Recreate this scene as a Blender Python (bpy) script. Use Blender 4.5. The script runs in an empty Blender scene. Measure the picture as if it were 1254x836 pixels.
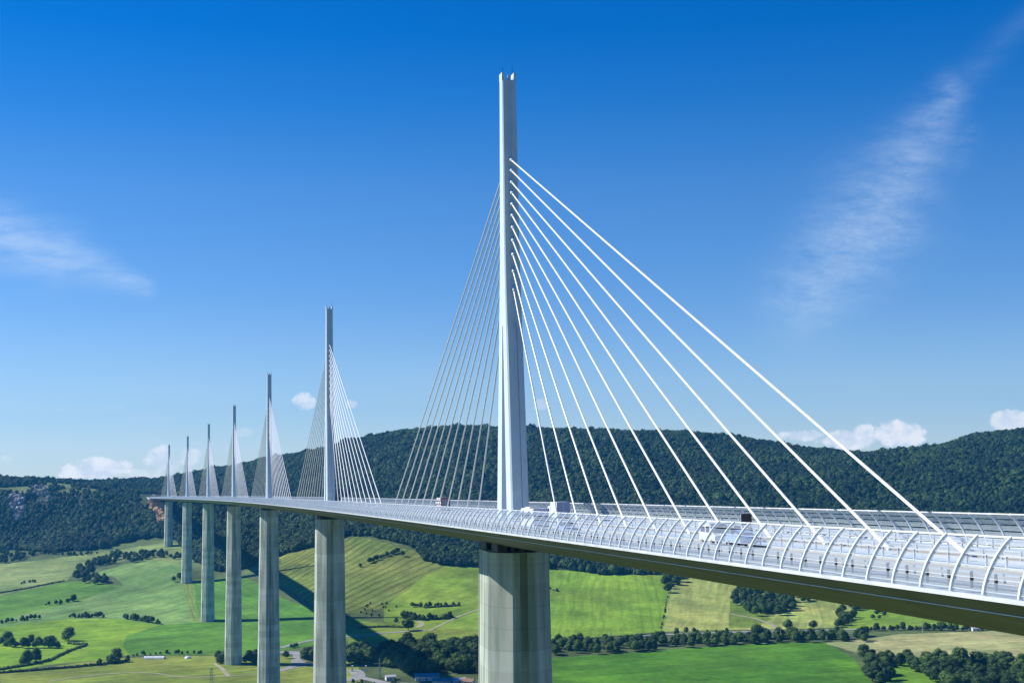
import bpy, math, random
import numpy as np
from mathutils import Matrix, Vector
random.seed(7)
RNG = np.random.default_rng(11)
sc = bpy.context.scene
COL = sc.collection
F = 1646.129
W0, H0 = 1254.0, 836.0
PITCH, ROLL = 0.0786886, -0.0122355
CAMZ = 300.0
YAW = -0.2302024
BCX, BCY, BCZ = -59.65836, -255.54728, 14.27823
SLOPE = 0.03025
RAD = 20000.0
MAST = 88.3

# ---------------------------------------------------------------- helpers
def tag(o, label=None, cat=None, group=None, kind=None):
    if label: o['label'] = label
    if cat: o['category'] = cat
    if group: o['group'] = group
    if kind: o['kind'] = kind
    return o

def empty(name, loc=(0, 0, 0), rz=0.0, label=None, cat=None, group=None):
    o = bpy.data.objects.new(name, None)
    COL.objects.link(o)
    o.location = loc
    o.rotation_euler = (0, 0, rz)
    o.empty_display_size = 1.0
    return tag(o, label, cat, group)

def rays(px, py):
    px = np.asarray(px, float); py = np.asarray(py, float)
    u = (px - W0 / 2) / F; v = (py - H0 / 2) / F
    c, s = math.cos(ROLL), math.sin(ROLL)
    u0 = c * u + s * v; v0 = -s * u + c * v
    c, s = math.cos(PITCH), math.sin(PITCH)
    y = c * 1.0 - s * (-v0); z = s * 1.0 + c * (-v0)
    return u0 / y, z / y            # slopes per metre of forward depth

def project(X, Y, Z):
    Z = Z - CAMZ
    c, s = math.cos(PITCH), math.sin(PITCH)
    y = c * Y + s * Z; z = -s * Y + c * Z
    y = np.where(np.abs(y) < 1e-3, 1e-3, y)
    u = X / y * F; v = -z / y * F
    c, s = math.cos(ROLL), math.sin(ROLL)
    return W0 / 2 + c * u - s * v, H0 / 2 + s * u + c * v

def B(s, l, z):
    """point of the viaduct: s metres along its curve from the first pylon, l metres left, z above the deck"""
    a = s / RAD
    x = -RAD * (1 - math.cos(a)) - l * math.cos(a)
    y = RAD * math.sin(a) - l * math.sin(a)
    zz = -SLOPE * s + z
    dx, dy = x - BCX, y - BCY
    c, sn = math.cos(YAW), math.sin(YAW)
    return Vector((c * dx + sn * dy, -sn * dx + c * dy, CAMZ + zz - BCZ))

def Bang(s):
    return -YAW + s / RAD      # heading (rotation about z) of the deck axis (+y local = away)

def vnoise(x, y, seed=0):
    xi = np.floor(x).astype(np.int64); yi = np.floor(y).astype(np.int64)
    xf = x - xi; yf = y - yi
    xf = xf * xf * (3 - 2 * xf); yf = yf * yf * (3 - 2 * yf)
    def h(a, b):
        n = (a * 374761393 + b * 668265263 + seed * 974634777) & 0xFFFFFFFF
        n = ((n ^ (n >> 13)) * 1274126177) & 0xFFFFFFFF
        return ((n ^ (n >> 16)) & 0xFFFF) / 65535.0
    return (h(xi, yi) * (1 - xf) + h(xi + 1, yi) * xf) * (1 - yf) + (h(xi, yi + 1) * (1 - xf) + h(xi + 1, yi + 1) * xf) * yf

def fbm(x, y, seed=0, octv=3):
    t = 0; a = 1.0; n = 0
    for k in range(octv):
        t = t + a * (vnoise(x * 2 ** k, y * 2 ** k, seed + k) - .5); n += a; a *= .5
    return t / n * 2

# ---------------------------------------------------------------- materials
def mat(name, col=(.5, .5, .5), rough=.6, metal=0.0, spec=.5):
    m = bpy.data.materials.new(name); m.use_nodes = True
    b = m.node_tree.nodes['Principled BSDF']
    b.inputs['Base Color'].default_value = (*col, 1)
    b.inputs['Roughness'].default_value = rough
    b.inputs['Metallic'].default_value = metal
    b.inputs['Specular IOR Level'].default_value = spec
    return m

def nd(m, t, **kw):
    n = m.node_tree.nodes.new(t)
    for k, v in kw.items(): setattr(n, k, v)
    return n

def lk(m, a, b): m.node_tree.links.new(a, b)

def noisy(name, c1, c2, scale=.3, rough=.7, detail=4, bump=0.0, stretch=(1, 1, 1), spec=.4, lines=None, metal=0):
    m = mat(name, c1, rough, metal, spec)
    b = m.node_tree.nodes['Principled BSDF']
    tc = nd(m, 'ShaderNodeTexCoord'); mp = nd(m, 'ShaderNodeMapping'); mp.inputs['Scale'].default_value = stretch
    lk(m, tc.outputs['Object'], mp.inputs['Vector'])
    n = nd(m, 'ShaderNodeTexNoise'); n.inputs['Scale'].default_value = scale; n.inputs['Detail'].default_value = detail
    lk(m, mp.outputs['Vector'], n.inputs['Vector'])
    r = nd(m, 'ShaderNodeValToRGB'); r.color_ramp.elements[0].position = .42 if lines else .33; r.color_ramp.elements[1].position = .59 if lines else .67
    r.color_ramp.elements[0].color = (*c1, 1); r.color_ramp.elements[1].color = (*c2, 1)
    lk(m, n.outputs['Fac'], r.inputs['Fac'])
    out = r.outputs['Color']
    if lines:      # formwork joints every few metres of height
        sx = nd(m, 'ShaderNodeSeparateXYZ'); lk(m, tc.outputs['Object'], sx.inputs['Vector'])
        d = nd(m, 'ShaderNodeMath', operation='DIVIDE'); lk(m, sx.outputs['Z'], d.inputs[0]); d.inputs[1].default_value = lines
        fl = nd(m, 'ShaderNodeMath', operation='FLOOR'); lk(m, d.outputs[0], fl.inputs[0])
        fr = nd(m, 'ShaderNodeMath', operation='FRACT'); lk(m, d.outputs[0], fr.inputs[0])
        wn = nd(m, 'ShaderNodeTexWhiteNoise', noise_dimensions='1D'); lk(m, fl.outputs[0], wn.inputs['W'])
        mr = nd(m, 'ShaderNodeMapRange'); mr.inputs['To Min'].default_value = .82; mr.inputs['To Max'].default_value = 1.1
        lk(m, wn.outputs['Value'], mr.inputs['Value'])
        lt = nd(m, 'ShaderNodeMath', operation='GREATER_THAN'); lk(m, fr.outputs[0], lt.inputs[0]); lt.inputs[1].default_value = .05
        m2 = nd(m, 'ShaderNodeMapRange'); m2.inputs['To Min'].default_value = .88; lk(m, lt.outputs[0], m2.inputs['Value'])
        mu = nd(m, 'ShaderNodeMath', operation='MULTIPLY'); lk(m, mr.outputs[0], mu.inputs[0]); lk(m, m2.outputs[0], mu.inputs[1])
        vm = nd(m, 'ShaderNodeVectorMath', operation='SCALE'); lk(m, out, vm.inputs[0]); lk(m, mu.outputs[0], vm.inputs['Scale'])
        out = vm.outputs['Vector']
    lk(m, out, b.inputs['Base Color'])
    if bump:
        bp = nd(m, 'ShaderNodeBump'); bp.inputs['Strength'].default_value = bump; bp.inputs['Distance'].default_value = .3
        lk(m, n.outputs['Fac'], bp.inputs['Height']); lk(m, bp.outputs['Normal'], b.inputs['Normal'])
    return m

M = {}
M['steel'] = noisy('white_painted_steel', (.62, .66, .69), (.72, .75, .77), .25, .38, bump=0, spec=.5)
M['deck_side'] = noisy('shade_toned_deck_plate', (.095, .10, .055), (.155, .16, .10), .12, .5, stretch=(1, 1, .3))  # olive puts underside shade and green valley bounce into the grey paint
M['deck_edge'] = noisy('edge_beam_paint', (.50, .54, .56), (.66, .69, .70), .5, .45)
M['mast'] = noisy('mast_paint', (.50, .60, .66), (.57, .67, .72), .3, .55)
M['concrete'] = noisy('pier_concrete', (.315, .375, .31), (.54, .575, .50), .35, .85, detail=9, stretch=(1, 1, .12), spec=.2, lines=4.0)
M['concrete_light'] = noisy('pale_concrete', (.42, .43, .40), (.5, .5, .47), .5, .8)
M['dark_steel'] = noisy('dark_steel', (.035, .035, .04), (.06, .055, .05), 1.0, .6)
M['asphalt'] = noisy('deck_asphalt', (.29, .265, .195), (.37, .34, .26), .35, .85, stretch=(1, 1, 1))
M['shoulder'] = noisy('shoulder_asphalt', (.27, .28, .28), (.34, .34, .33), .5, .85)
M['marking'] = mat('road_marking_paint', (.8, .8, .78), .6)
M['apron'] = noisy('deck_apron_paint', (.36, .43, .44), (.46, .52, .53), .4, .5)
M['rail'] = noisy('galvanised_rail', (.38, .41, .43), (.50, .52, .54), .5, .4, metal=.2)
M['rail_post'] = mat('barrier_post', (.05, .06, .07), .6)
M['cable'] = mat('white_cable_sheath', (.70, .72, .73), .45)
M['glass'] = mat('vehicle_glass', (.01, .012, .015), .08)
M['tyre'] = mat('tyre_rubber', (.015, .015, .015), .9)
M['rim'] = mat('wheel_rim', (.4, .4, .42), .35, .6)
M['van_white'] = mat('white_vehicle_paint', (.66, .67, .68), .3)
M['van_blue'] = mat('pale_blue_and_shaded_white_paint', (.28, .38, .55), .3)  # also paints the shade on the white lorry's rear
M['dark_blue'] = mat('dark_blue_vehicle_paint', (.02, .03, .08), .35)
M['red'] = mat('dark_red_paint', (.22, .02, .03), .45)
M['grey_panel'] = mat('grey_door_panel', (.30, .34, .37), .5)
M['lamp_red'] = mat('tail_lamp', (.45, .03, .02), .3)
M['lamp_white'] = mat('head_lamp', (.7, .7, .68), .2)
M['bark'] = noisy('bark', (.05, .035, .022), (.09, .07, .045), 3, .95)
M['track'] = noisy('dusty_track', (.25, .24, .15), (.35, .32, .21), .1, .95)
M['road'] = noisy('grey_road', (.20, .21, .20), (.29, .29, .27), .1, .9)
M['wall_white'] = noisy('rendered_wall', (.62, .60, .55), (.72, .70, .66), .4, .8)
M['roof_blue'] = noisy('blue_metal_roof', (.03, .15, .18), (.05, .21, .25), .4, .4)
M['roof_grey'] = noisy('grey_sheet_roof', (.35, .37, .38), (.46, .47, .47), .4, .5)
M['roof_tile'] = noisy('roof_tile', (.26, .14, .09), (.34, .2, .13), .7, .8)
M['plastic'] = noisy('greenhouse_plastic', (.62, .66, .66), (.75, .78, .78), .3, .35)
M['lattice'] = mat('galvanised_lattice', (.20, .23, .25), .5, .4)
M['rock'] = noisy('limestone', (.10, .11, .11), (.34, .33, .31), .06, .95, detail=8, bump=.6, stretch=(1, 1, .35))
M['scar'] = noisy('bare_earth', (.36, .21, .11), (.55, .38, .23), .05, .95, detail=7, bump=.5)
M['wood_post'] = noisy('weathered_pole', (.45, .44, .40), (.55, .54, .5), .5, .8)

def acrylic(nm, fac):
    m = bpy.data.materials.new(nm); m.use_nodes = True
    nt = m.node_tree; nt.nodes.clear()
    o = nt.nodes.new('ShaderNodeOutputMaterial')
    tr = nt.nodes.new('ShaderNodeBsdfTransparent'); tr.inputs['Color'].default_value = (.965, .98, .985, 1)
    df = nt.nodes.new('ShaderNodeBsdfDiffuse'); df.inputs['Color'].default_value = (.74, .82, .85, 1)
    gl = nt.nodes.new('ShaderNodeBsdfGlossy'); gl.inputs['Roughness'].default_value = .18; gl.inputs['Color'].default_value = (.9, .93, .95, 1)
    lw_ = nt.nodes.new('ShaderNodeLayerWeight'); lw_.inputs['Blend'].default_value = .5
    pw = nt.nodes.new('ShaderNodeMath'); pw.operation = 'POWER'; pw.inputs[1].default_value = 4; nt.links.new(lw_.outputs['Facing'], pw.inputs[0])
    fr = nt.nodes.new('ShaderNodeMath'); fr.operation = 'MULTIPLY_ADD'; fr.inputs[1].default_value = .30; fr.inputs[2].default_value = .03; nt.links.new(pw.outputs[0], fr.inputs[0])
    m1 = nt.nodes.new('ShaderNodeMixShader'); m1.inputs[0].default_value = fac
    nt.links.new(tr.outputs[0], m1.inputs[1]); nt.links.new(df.outputs[0], m1.inputs[2])
    m2 = nt.nodes.new('ShaderNodeMixShader'); nt.links.new(fr.outputs[0], m2.inputs[0])
    nt.links.new(m1.outputs[0], m2.inputs[1]); nt.links.new(gl.outputs[0], m2.inputs[2])
    nt.links.new(m2.outputs[0], o.inputs[0])
    return m
M['acrylic'] = acrylic('clear_acrylic', .10); M['acrylic_far'] = acrylic('sunlit_toned_acrylic', .26)  # second is the same acrylic, sunlit paleness put into its diffuse share

def leafmat(name, a, b, c):
    m = mat(name, a, .75, 0, .25)
    bs = m.node_tree.nodes['Principled BSDF']
    oi = nd(m, 'ShaderNodeObjectInfo'); r = nd(m, 'ShaderNodeValToRGB')
    cr = r.color_ramp; cr.elements[0].position = 0; cr.elements[0].color = (*a, 1); cr.elements[1].position = .85; cr.elements[1].color = (*c, 1)
    e = cr.elements.new(.5); e.color = (*b, 1)
    nz = nd(m, 'ShaderNodeTexNoise'); nz.inputs['Scale'].default_value = .013; nz.inputs['Detail'].default_value = 3; lk(m, oi.outputs['Location'], nz.inputs['Vector'])
    mz = nd(m, 'ShaderNodeMapRange'); mz.inputs['From Min'].default_value = .35; mz.inputs['From Max'].default_value = .65; mz.inputs['To Min'].default_value = -.5; mz.inputs['To Max'].default_value = .45
    lk(m, nz.outputs['Fac'], mz.inputs['Value'])
    ad = nd(m, 'ShaderNodeMath', operation='ADD', use_clamp=True); lk(m, oi.outputs['Random'], ad.inputs[0]); lk(m, mz.outputs[0], ad.inputs[1])
    lk(m, ad.outputs[0], r.inputs['Fac'])
    at = nd(m, 'ShaderNodeAttribute', attribute_name='leafv')
    mr = nd(m, 'ShaderNodeMapRange'); mr.inputs['To Min'].default_value = .7; mr.inputs['To Max'].default_value = 1.35
    lk(m, at.outputs['Fac'], mr.inputs['Value'])
    vm = nd(m, 'ShaderNodeVectorMath', operation='SCALE'); lk(m, r.outputs['Color'], vm.inputs[0]); lk(m, mr.outputs[0], vm.inputs['Scale'])
    lk(m, vm.outputs[0], bs.inputs['Base Color'])
    return m
M['leaf'] = leafmat('foliage', (.028, .062, .015), (.047, .094, .020), (.080, .145, .029))
M['leaf_far'] = leafmat('forest_foliage', (.012, .036, .015), (.024, .060, .020), (.056, .105, .027))

# ---------------------------------------------------------------- mesh builder
class MB:
    def __init__(s): s.v = []; s.f = []; s.m = []; s.mats = []
    def slot(s, m):
        m = M[m] if isinstance(m, str) else m
        if m not in s.mats: s.mats.append(m)
        return s.mats.index(m)
    def add(s, vs, fs, m):
        k = len(s.v); s.v += [tuple(v) for v in vs]; i = s.slot(m)
        for f in fs: s.f.append(tuple(a + k for a in f)); s.m.append(i)
    def box(s, lo, hi, m, T=None):
        x0, y0, z0 = lo; x1, y1, z1 = hi
        vs = [(x0, y0, z0), (x1, y0, z0), (x1, y1, z0), (x0, y1, z0), (x0, y0, z1), (x1, y0, z1), (x1, y1, z1), (x0, y1, z1)]
        if T: vs = [T(*v) for v in vs]
        s.add(vs, [(3, 2, 1, 0), (4, 5, 6, 7), (0, 1, 5, 4), (1, 2, 6, 5), (2, 3, 7, 6), (3, 0, 4, 7)], m)
    def bar(s, a, b, w, m, n=4, w2=None):
        a = Vector(a); b = Vector(b); d = (b - a)
        if d.length < 1e-6: return
        d.normalize(); up = Vector((0, 0, 1)) if abs(d.z) < .95 else Vector((1, 0, 0))
        p = d.cross(up).normalized(); q = d.cross(p)
        w2 = w if w2 is None else w2
        vs = []
        for c, r in ((a, w), (b, w2)):
            for k in range(n):
                t = 2 * math.pi * (k + .5) / n
                vs.append(c + p * math.cos(t) * r + q * math.sin(t) * r)
        fs = [(k, (k + 1) % n, n + (k + 1) % n, n + k) for k in range(n)] + [tuple(range(n))[::-1], tuple(range(n, 2 * n))]
        s.add(vs, fs, m)
    def loft(s, rings, m, closed=True, caps=True):
        n = len(rings[0]); vs = [p for r in rings for p in r]; fs = []
        for i in range(len(rings) - 1):
            for k in range(n if closed else n - 1):
                a = i * n + k; b = i * n + (k + 1) % n
                fs.append((a, b, b + n, a + n))
        if caps and closed: fs += [tuple(range(n))[::-1], tuple(range((len(rings) - 1) * n, len(rings) * n))]
        s.add(vs, fs, m)
    def mesh(s, name):
        me = bpy.data.meshes.new(name); me.from_pydata(s.v, [], s.f)
        for m in s.mats: me.materials.append(m)
        me.polygons.foreach_set('material_index', s.m); me.update()
        return me
    def build(s, name, parent=None, origin=None, fix=True, smooth=False, rz=None):
        if origin is not None:
            o = Vector(origin); s.v = [tuple(Vector(v) - o) for v in s.v]
        me = s.mesh(name)
        if fix:
            import bmesh
            bm = bmesh.new(); bm.from_mesh(me); bmesh.ops.recalc_face_normals(bm, faces=bm.faces); bm.to_mesh(me); bm.free()
        if smooth: me.shade_smooth()
        ob = bpy.data.objects.new(name, me); COL.objects.link(ob)
        if parent: ob.parent = parent
        if origin is not None: ob.location = origin
        return ob

def copy_tree(o, parent=None):
    c = o.copy(); COL.objects.link(c)
    if parent: c.parent = parent
    for ch in list(o.children): copy_tree(ch, c)
    return c

# ---------------------------------------------------------------- terrain
CT = [  # photo column, row and forward distance of points of the relief
 (0,836,1140),(0,770,1500),(0,720,1900),(0,692,2170),(0,677,2350),(0,640,2480),(0,612,2560),(0,598,2650),
 (100,836,1140),(100,760,1560),(100,715,1900),(100,690,2120),(100,667,2300),(100,640,2420),(100,603,2560),(100,598,2700),
 (60,640,2470),(60,600,2600),(140,655,2350),(165,625,2440),
 (250,640,2380),(250,690,2010),(235,600,2900),(250,583,3250),
 (330,566,3100),(330,620,2500),(330,680,2050),(330,710,1830),(330,760,1560),(330,836,1140),
 (400,553,2980),(400,600,2450),(400,650,2080),
 (450,538,2900),(450,600,2380),(450,655,1980),(450,700,1780),(450,760,1520),(450,836,1130),
 (600,533,2800),(600,600,2350),(600,690,1850),(600,740,1600),(600,790,1330),(600,836,1120),
 (750,532,2800),(750,620,2250),(750,700,1830),(750,770,1430),(750,836,1110),
 (860,536,2800),(900,540,2800),(900,620,2200),(900,700,1800),(900,770,1420),(900,836,1110),
 (970,551,2750),(1050,560,2700),(1050,620,2200),(1050,720,1700),(1050,770,1420),(1050,836,1110),
 (1135,563,2680),(1100,563,2700),(1160,549,2640),(1185,540,2620),(1200,538,2600),(1200,620,2150),(1200,740,1600),(1200,780,1350),(1200,836,1100),
 (1254,531,2600),(1320,524,2600),(1400,520,2600),(1400,620,2150),(1400,740,1600),(1400,800,1250),(1400,836,1080),
 (-150,836,1140),(-150,760,1560),(-150,690,2200),(-150,640,2480),(-150,600,2650)]
pts = []
for x, y, D in CT:
    a, b = rays(x, y); pts.append((float(a) * D, D, CAMZ + float(b) * D))
PIER_Z = {3: 105.4, 4: 103.6, 5: 117.8, 6: 144.4}
for k, z in PIER_Z.items():
    p = B(342 * k, 0, 0); pts.append((p.x, p.y, z))
for k, z in ((0, 106), (1, 103), (2, 103)):
    p = B(342 * k, 0, 0); pts.append((p.x, p.y, z))
p = B(2256, 0, -6); pts.append((p.x, p.y, p.z)); END = p
p = B(2300, 0, -1.2); pts.append((p.x, p.y, p.z))
MWZ = lambda s: -.35 + (s - 2262) * .0242
for s_ in (2340, 2400, 2460, 2540):
    for l_ in (-14, 14): p = B(s_, l_, MWZ(s_) - 1.3); pts.append((p.x, p.y, p.z))
pts += [(-700, 500, 103), (0, 450, 105), (700, 500, 106), (-700, 900, 103), (500, 900, 104), (1300, 900, 110), (-1500, 900, 104), (-1600, 1500, 106), (1700, 1400, 120), (0, 100, 106), (-600, 100, 105), (600, 100, 106), (-2200, 2000, 125), (2600, 2000, 230)]
for x, zc in ((-1800, 218), (-1200, 214), (-700, 214)): pts += [(x, 3600, zc - 20), (x, 5200, 120)]
for x, zc in ((-300, 200), (300, 235), (900, 225), (1500, 230), (2400, 250)): pts += [(x, 3600, zc), (x, 5200, 120)]
for x, y, D in ((900, 544, 2960), (970, 552, 2950), (1050, 560, 2950), (1135, 562, 2930), (1200, 552, 2900), (1254, 545, 2900), (1400, 534, 2900)):
    a, b = rays(x, y); pts.append((float(a) * D, D, CAMZ + float(b) * D - 8))
pts = np.array(pts)
SCALE = 1000.0
def tps_k(r2): return np.where(r2 > 0, .5 * r2 * np.log(np.maximum(r2, 1e-12)), 0)
cx = pts[:, :2] / SCALE
d2 = ((cx[:, None] - cx[None]) ** 2).sum(-1); n = len(cx)
A = np.zeros((n + 3, n + 3)); A[:n, :n] = tps_k(d2) + np.eye(n) * 2e-4
A[:n, n] = 1; A[:n, n + 1:] = cx; A[n, :n] = 1; A[n + 1:, :n] = cx.T
TW = np.linalg.solve(A, np.concatenate([pts[:, 2], [0, 0, 0]]))
def ground(X, Y):
    X = np.atleast_1d(np.asarray(X, float)); Y = np.atleast_1d(np.asarray(Y, float))
    out = np.empty(X.shape); xf = X.ravel(); yf = Y.ravel(); of = np.empty(xf.shape)
    for i in range(0, len(xf), 50000):
        q = np.stack([xf[i:i + 50000], yf[i:i + 50000]], 1) / SCALE
        r2 = (q[:, None, 0] - cx[None, :, 0]) ** 2 + (q[:, None, 1] - cx[None, :, 1]) ** 2
        of[i:i + 50000] = tps_k(r2) @ TW[:n] + TW[n] + q @ TW[n + 1:]
    out = of.reshape(X.shape)
    hill = np.clip((out - 128) / 60, 0, 1) * np.clip((3400 - Y) / 500, 0, 1)
    crest = np.clip((2600 - Y) / 300, .35, 1)
    out = out + hill * crest * 11 * fbm(X / 130, Y / 260, 5, 3)
    out = out + 1.5 * fbm(X / 160, Y / 220, 9, 2) * np.clip((Y - 900) / 200, 0, 1)
    rr = np.hypot(X - 20, np.maximum(Y, 0))
    near = np.where(Y < 0, 0, 0) + 291.5 - .44 * np.maximum(rr - 14, 0) - np.maximum(Y - 25, 0) * .1
    out = np.maximum(out, near)
    back = 291.5 + 150 * np.clip((-Y - 220) / 700, 0, 1) ** 1.3 + 12 * fbm(X / 200, Y / 200, 71, 2) * np.clip((-Y - 220) / 400, 0, 1)  # unseen hill added behind the camera to block bright horizon light
    out = np.where(Y < -100, np.maximum(out, back * np.clip((-Y - 100) / 120, 0, 1)), out)
    return np.maximum(out, 100.0)
def g1(x, y): return float(ground([x], [y])[0])

def hit(px, py):
    """where the sight lines of photo pixels meet the relief"""
    a, b = rays(px, py); D = np.arange(700, 3500, 4.0)
    P = np.empty((len(a), 3))
    for i in range(0, len(a), 60):
        X = a[i:i + 60, None] * D; Z = CAMZ + b[i:i + 60, None] * D
        h = ground(X, np.broadcast_to(D, X.shape))
        j = (Z < h).argmax(1)
        jj = np.maximum(j, 1); r = np.arange(len(j))
        e0 = Z[r, jj - 1] - h[r, jj - 1]; e1 = h[r, jj] - Z[r, jj]
        d = D[jj - 1] + 4 * np.clip(e0 / np.maximum(e0 + e1, 1e-6), 0, 1)
        P[i:i + 60, 0] = a[i:i + 60] * d; P[i:i + 60, 1] = d
    P[:, 2] = ground(P[:, 0], P[:, 1])
    return P
def hit1(x, y): return Vector(hit(np.array([float(x)]), np.array([float(y)]))[0])

def inpoly(px, py, poly):
    ins = np.zeros(px.shape, bool); k = len(poly)
    for i in range(k):
        x0, y0 = poly[i]; x1, y1 = poly[(i + 1) % k]
        if y0 == y1: continue
        c = ((y0 > py) != (y1 > py)) & (px < (x1 - x0) * (py - y0) / (y1 - y0) + x0)
        ins ^= c
    return ins

FOREST_EDGE = [(-200, 668), (0, 672), (60, 677), (125, 672), (150, 664), (200, 657), (214, 660), (240, 688), (265, 700), (300, 697), (345, 679), (400, 666), (430, 655), (480, 660), (510, 672), (545, 690), (588, 690), (676, 696), (740, 703), (805, 703), (835, 704), (905, 712), (980, 722), (1050, 733), (1254, 752), (1500, 770)]
fex = np.array([p[0] for p in FOREST_EDGE], float); fey = np.array([p[1] for p in FOREST_EDGE], float)

# field: polygon, colour, stripe direction (two photo points), stripe period, stripe depth
PALE, BRT, MID, DRK, OLV, DRY = (.175, .235, .10), (.20, .33, .055), (.115, .235, .055), (.075, .20, .035), (.14, .17, .07), (.36, .34, .22)
FIELDS = [
 ([(-200,700),(0,690),(45,686),(120,676),(200,664),(240,668),(235,690),(180,684),(120,690),(90,700),(80,712),(0,729),(-200,745)], (.21, .27, .18), ((0, 705), (120, 700)), 30, .06),
 ([(-200,745),(0,729),(90,711),(125,714),(150,717),(100,734),(60,743),(0,758),(-200,790)], (.115, .24, .06), ((0, 745), (100, 725)), 18, .07),
 ([(-200,790),(0,758),(60,743),(100,734),(152,717),(138,705),(112,702),(180,684),(230,690),(235,706),(222,712),(246,762),(200,766),(150,758),(85,757),(0,768)], (.175, .29, .16), ((60, 750), (200, 720)), 22, .14),
 ([(222,712),(238,713),(248,762),(236,762)], (.20, .28, .13), ((228, 720), (242, 760)), 5, .3),
 ([(-200,800),(0,767),(85,757),(150,758),(197,765),(156,778),(150,787),(158,801),(120,808),(60,813),(0,824),(-200,850)], (.215, .36, .055), ((0, 800), (150, 790)), 24, .06),
 ([(155,778),(197,765),(246,762),(300,766),(384,770),(440,776),(440,781),(384,790),(340,797),(300,801),(160,802),(149,790)], (.105, .245, .05), ((160, 795), (340, 770)), 16, .06),
 ([(236,711),(300,706),(345,732),(395,750),(440,758),(490,768),(470,776),(440,777),(384,771),(262,763),(245,758)], (.10, .235, .06), ((260, 740), (400, 775)), 16, .05),
 ([(343,680),(400,668),(435,656),(480,666),(515,676),(556,690),(520,705),(470,744),(440,751),(400,750),(343,715)], (.19, .235, .10), ((432, 740), (545, 687)), 15, .55),
 ([(470,744),(520,705),(556,690),(590,690),(590,790),(470,790),(490,768),(470,760)], (.205, .31, .075), ((480, 740), (580, 700)), 30, .1),
 ([(440,760),(590,772),(590,790),(430,800),(425,780)], (.20, .27, .08), ((440, 790), (580, 775)), 20, .1),
 ([(660,694),(740,702),(812,704),(820,715),(812,772),(740,781),(660,784)], (.19, .32, .065), ((760, 780), (755, 700)), 11, .16),
 ([(836,702),(905,712),(940,720),(985,730),(1042,735),(1042,768),(930,770),(812,773),(822,716)], (.33, .37, .20), ((850, 765), (870, 710)), 12, .13),
 ([(893,735),(945,757),(925,768),(893,768)], (.15, .22, .07), None, 0, 0),
 ([(1030,770),(1048,745),(1064,733),(1254,752),(1500,770),(1500,790),(1254,770),(1130,768)], (.20, .31, .07), ((1060, 765), (1180, 750)), 20, .08),
 ([(660,806),(740,801),(860,792),(950,786),(1010,786),(1045,806),(1075,845),(1075,900),(660,900)], (.085, .22, .035), ((700, 820), (1000, 800)), 26, .06),
 ([(1010,787),(1060,782),(1100,776),(1254,771),(1500,770),(1500,815),(1254,812),(1130,808),(1050,800)], (.35, .36, .31), ((1060, 795), (1200, 785)), 14, .1),
 ([(1075,812),(1160,810),(1170,845),(1170,900),(1070,900)], (.14, .27, .05), None, 0, 0),
 ([(-200,852),(0,824),(120,808),(200,803),(300,802),(345,803),(440,810),(440,900),(-200,900)], (.245, .30, .10), ((0, 830), (200, 812)), 18, .12),
 ([(250,776),(330,776)], (.2, .2, .2), None, 0, 0),
]

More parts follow.
